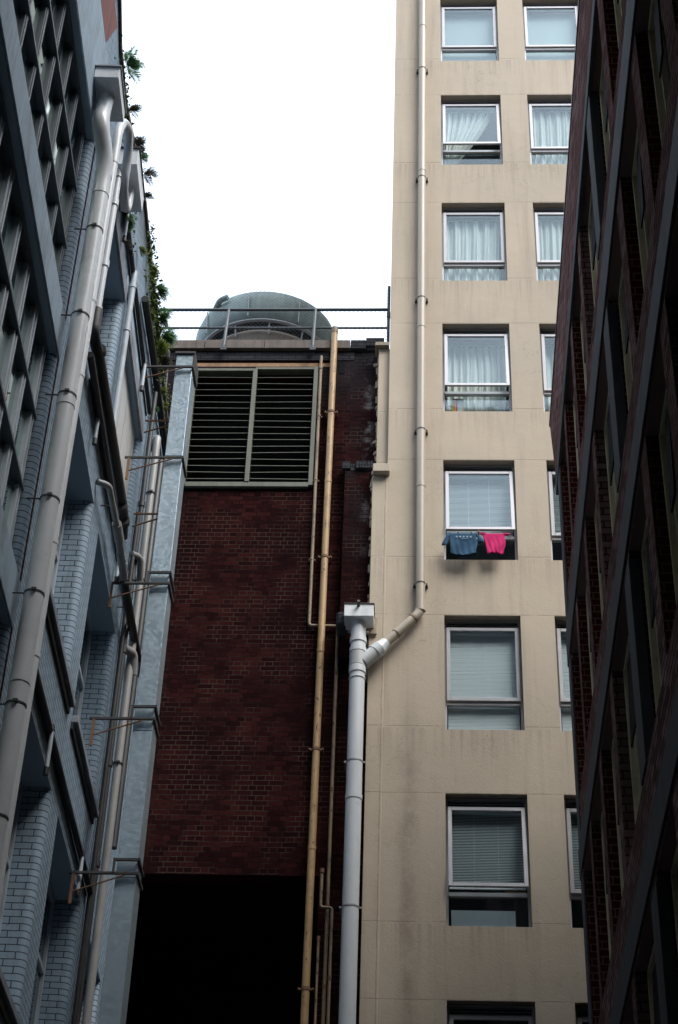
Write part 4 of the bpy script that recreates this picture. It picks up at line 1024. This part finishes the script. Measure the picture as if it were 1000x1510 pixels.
F(-2.8, 16.3, .08, .24, 20, 'ferndark', 'dark fern at the far end of the parapet growth', 18)
F(-2.55, 16.0, .06, .18, 14, 'fernyellow', 'small yellow plant hanging below the far end growth', 19, droop=1.6)
F(-1.9, 16.25, .05, .12, 12, 'fernyellow', 'little tuft on the far wall above the duct bracket', 20, droop=1.5)
F(-2.9, 15.3, .05, .13, 16, 'fern', 'little green tuft beside the top duct bracket', 21)
F(-1.0, 15.7, .04, .09, 10, 'fernyellow', 'tiny yellow tuft beside the top of the duct', 22, droop=1.5)
F(-1.35, 14.9, .04, .08, 8, 'fernyellow', 'tiny tuft low beside the duct under the top bracket', 23, droop=1.5)
mb = MB(); rnd = random.Random(31)
for (u0, u1, z0, z1, n) in ((-4.9, -3.0, 15.9, 16.66, 900), (-3.6, -2.4, 15.7, 16.66, 700), (-7.6, -6.2, 14.9, 15.4, 200), (-8.6, -7.6, 15.4, 15.95, 260), (-2.4, -.9, 16.2, 16.6, 160), (-5.3, -4.6, 16.3, 16.62, 120)):
    for i in range(n):
        u = rnd.gauss((u0 + u1) / 2, (u1 - u0) / 4); z = min(16.68, rnd.gauss((z0 + z1) / 2 + .12, (z1 - z0) / 3.2)); o = .01 + abs(rnd.gauss(0, .035)) * (1.4 if z > 16.2 else 1)
        c = fL(u, z, o); s = rnd.uniform(.012, .034); a = Vector((rnd.gauss(0, 1), rnd.gauss(0, 1), rnd.gauss(0, 1))).normalized(); b = a.cross(Vector((rnd.gauss(0, 1), rnd.gauss(0, 1), rnd.gauss(0, 1)))).normalized()
        mb.face([c - a * s, c + b * s * .5, c + a * s, c - b * s * .6])
mo = mb.build('moss', 'moss'); mo['kind'] = 'stuff'; tag(mo, 'moss and small leaves growing over the top of the painted wall', 'moss')

# ================================================================= LIGHT
world = bpy.data.worlds.new('World'); C.world = world; world.use_nodes = True
nt = world.node_tree; bg = nt.nodes['Background']
sky = nt.nodes.new('ShaderNodeTexSky'); sky.sky_type = 'NISHITA'; sky.sun_disc = False
SE, SR = R_(54), R_(137)
sky.sun_elevation = SE; sky.sun_rotation = SR; sky.air_density = 1.0; sky.dust_density = 6.0; sky.ozone_density = 1.0
hs_ = nt.nodes.new('ShaderNodeHueSaturation'); hs_.inputs['Saturation'].default_value = .22
nt.links.new(sky.outputs[0], hs_.inputs['Color']); 
# flat cloud cover: brightness of the clear sky evened out towards a pale overcast tone
mx = nt.nodes.new('ShaderNodeMix'); mx.data_type = 'RGBA'; mx.inputs[0].default_value = .75
cin = [k for k in mx.inputs if k.type == 'RGBA']
nt.links.new(hs_.outputs[0], cin[0]); cin[1].default_value = (5.9, 6.9, 8.2, 1)
nt.links.new([k for k in mx.outputs if k.type == 'RGBA'][0], bg.inputs['Color']); bg.inputs['Strength'].default_value = .105
sl = bpy.data.lights.new('sun', 'SUN'); sl.energy = 1.5; sl.angle = R_(34); sl.color = (1, .95, .87)
so = bpy.data.objects.new('sun', sl); COL.objects.link(so)
az = SR  # sky rotation is measured from +Y clockwise
sd = Vector((math.sin(az) * math.cos(SE), math.cos(az) * math.cos(SE), math.sin(SE)))
so.rotation_euler = sd.to_track_quat('Z', 'Y').to_euler(); so.location = (0, -20, 40)
C.view_settings.view_transform = 'Standard'; C.view_settings.look = 'None'; C.view_settings.exposure = 1.48; C.view_settings.gamma = 1
C.cycles.max_bounces = 8; C.cycles.diffuse_bounces = 4; C.cycles.transparent_max_bounces = 12
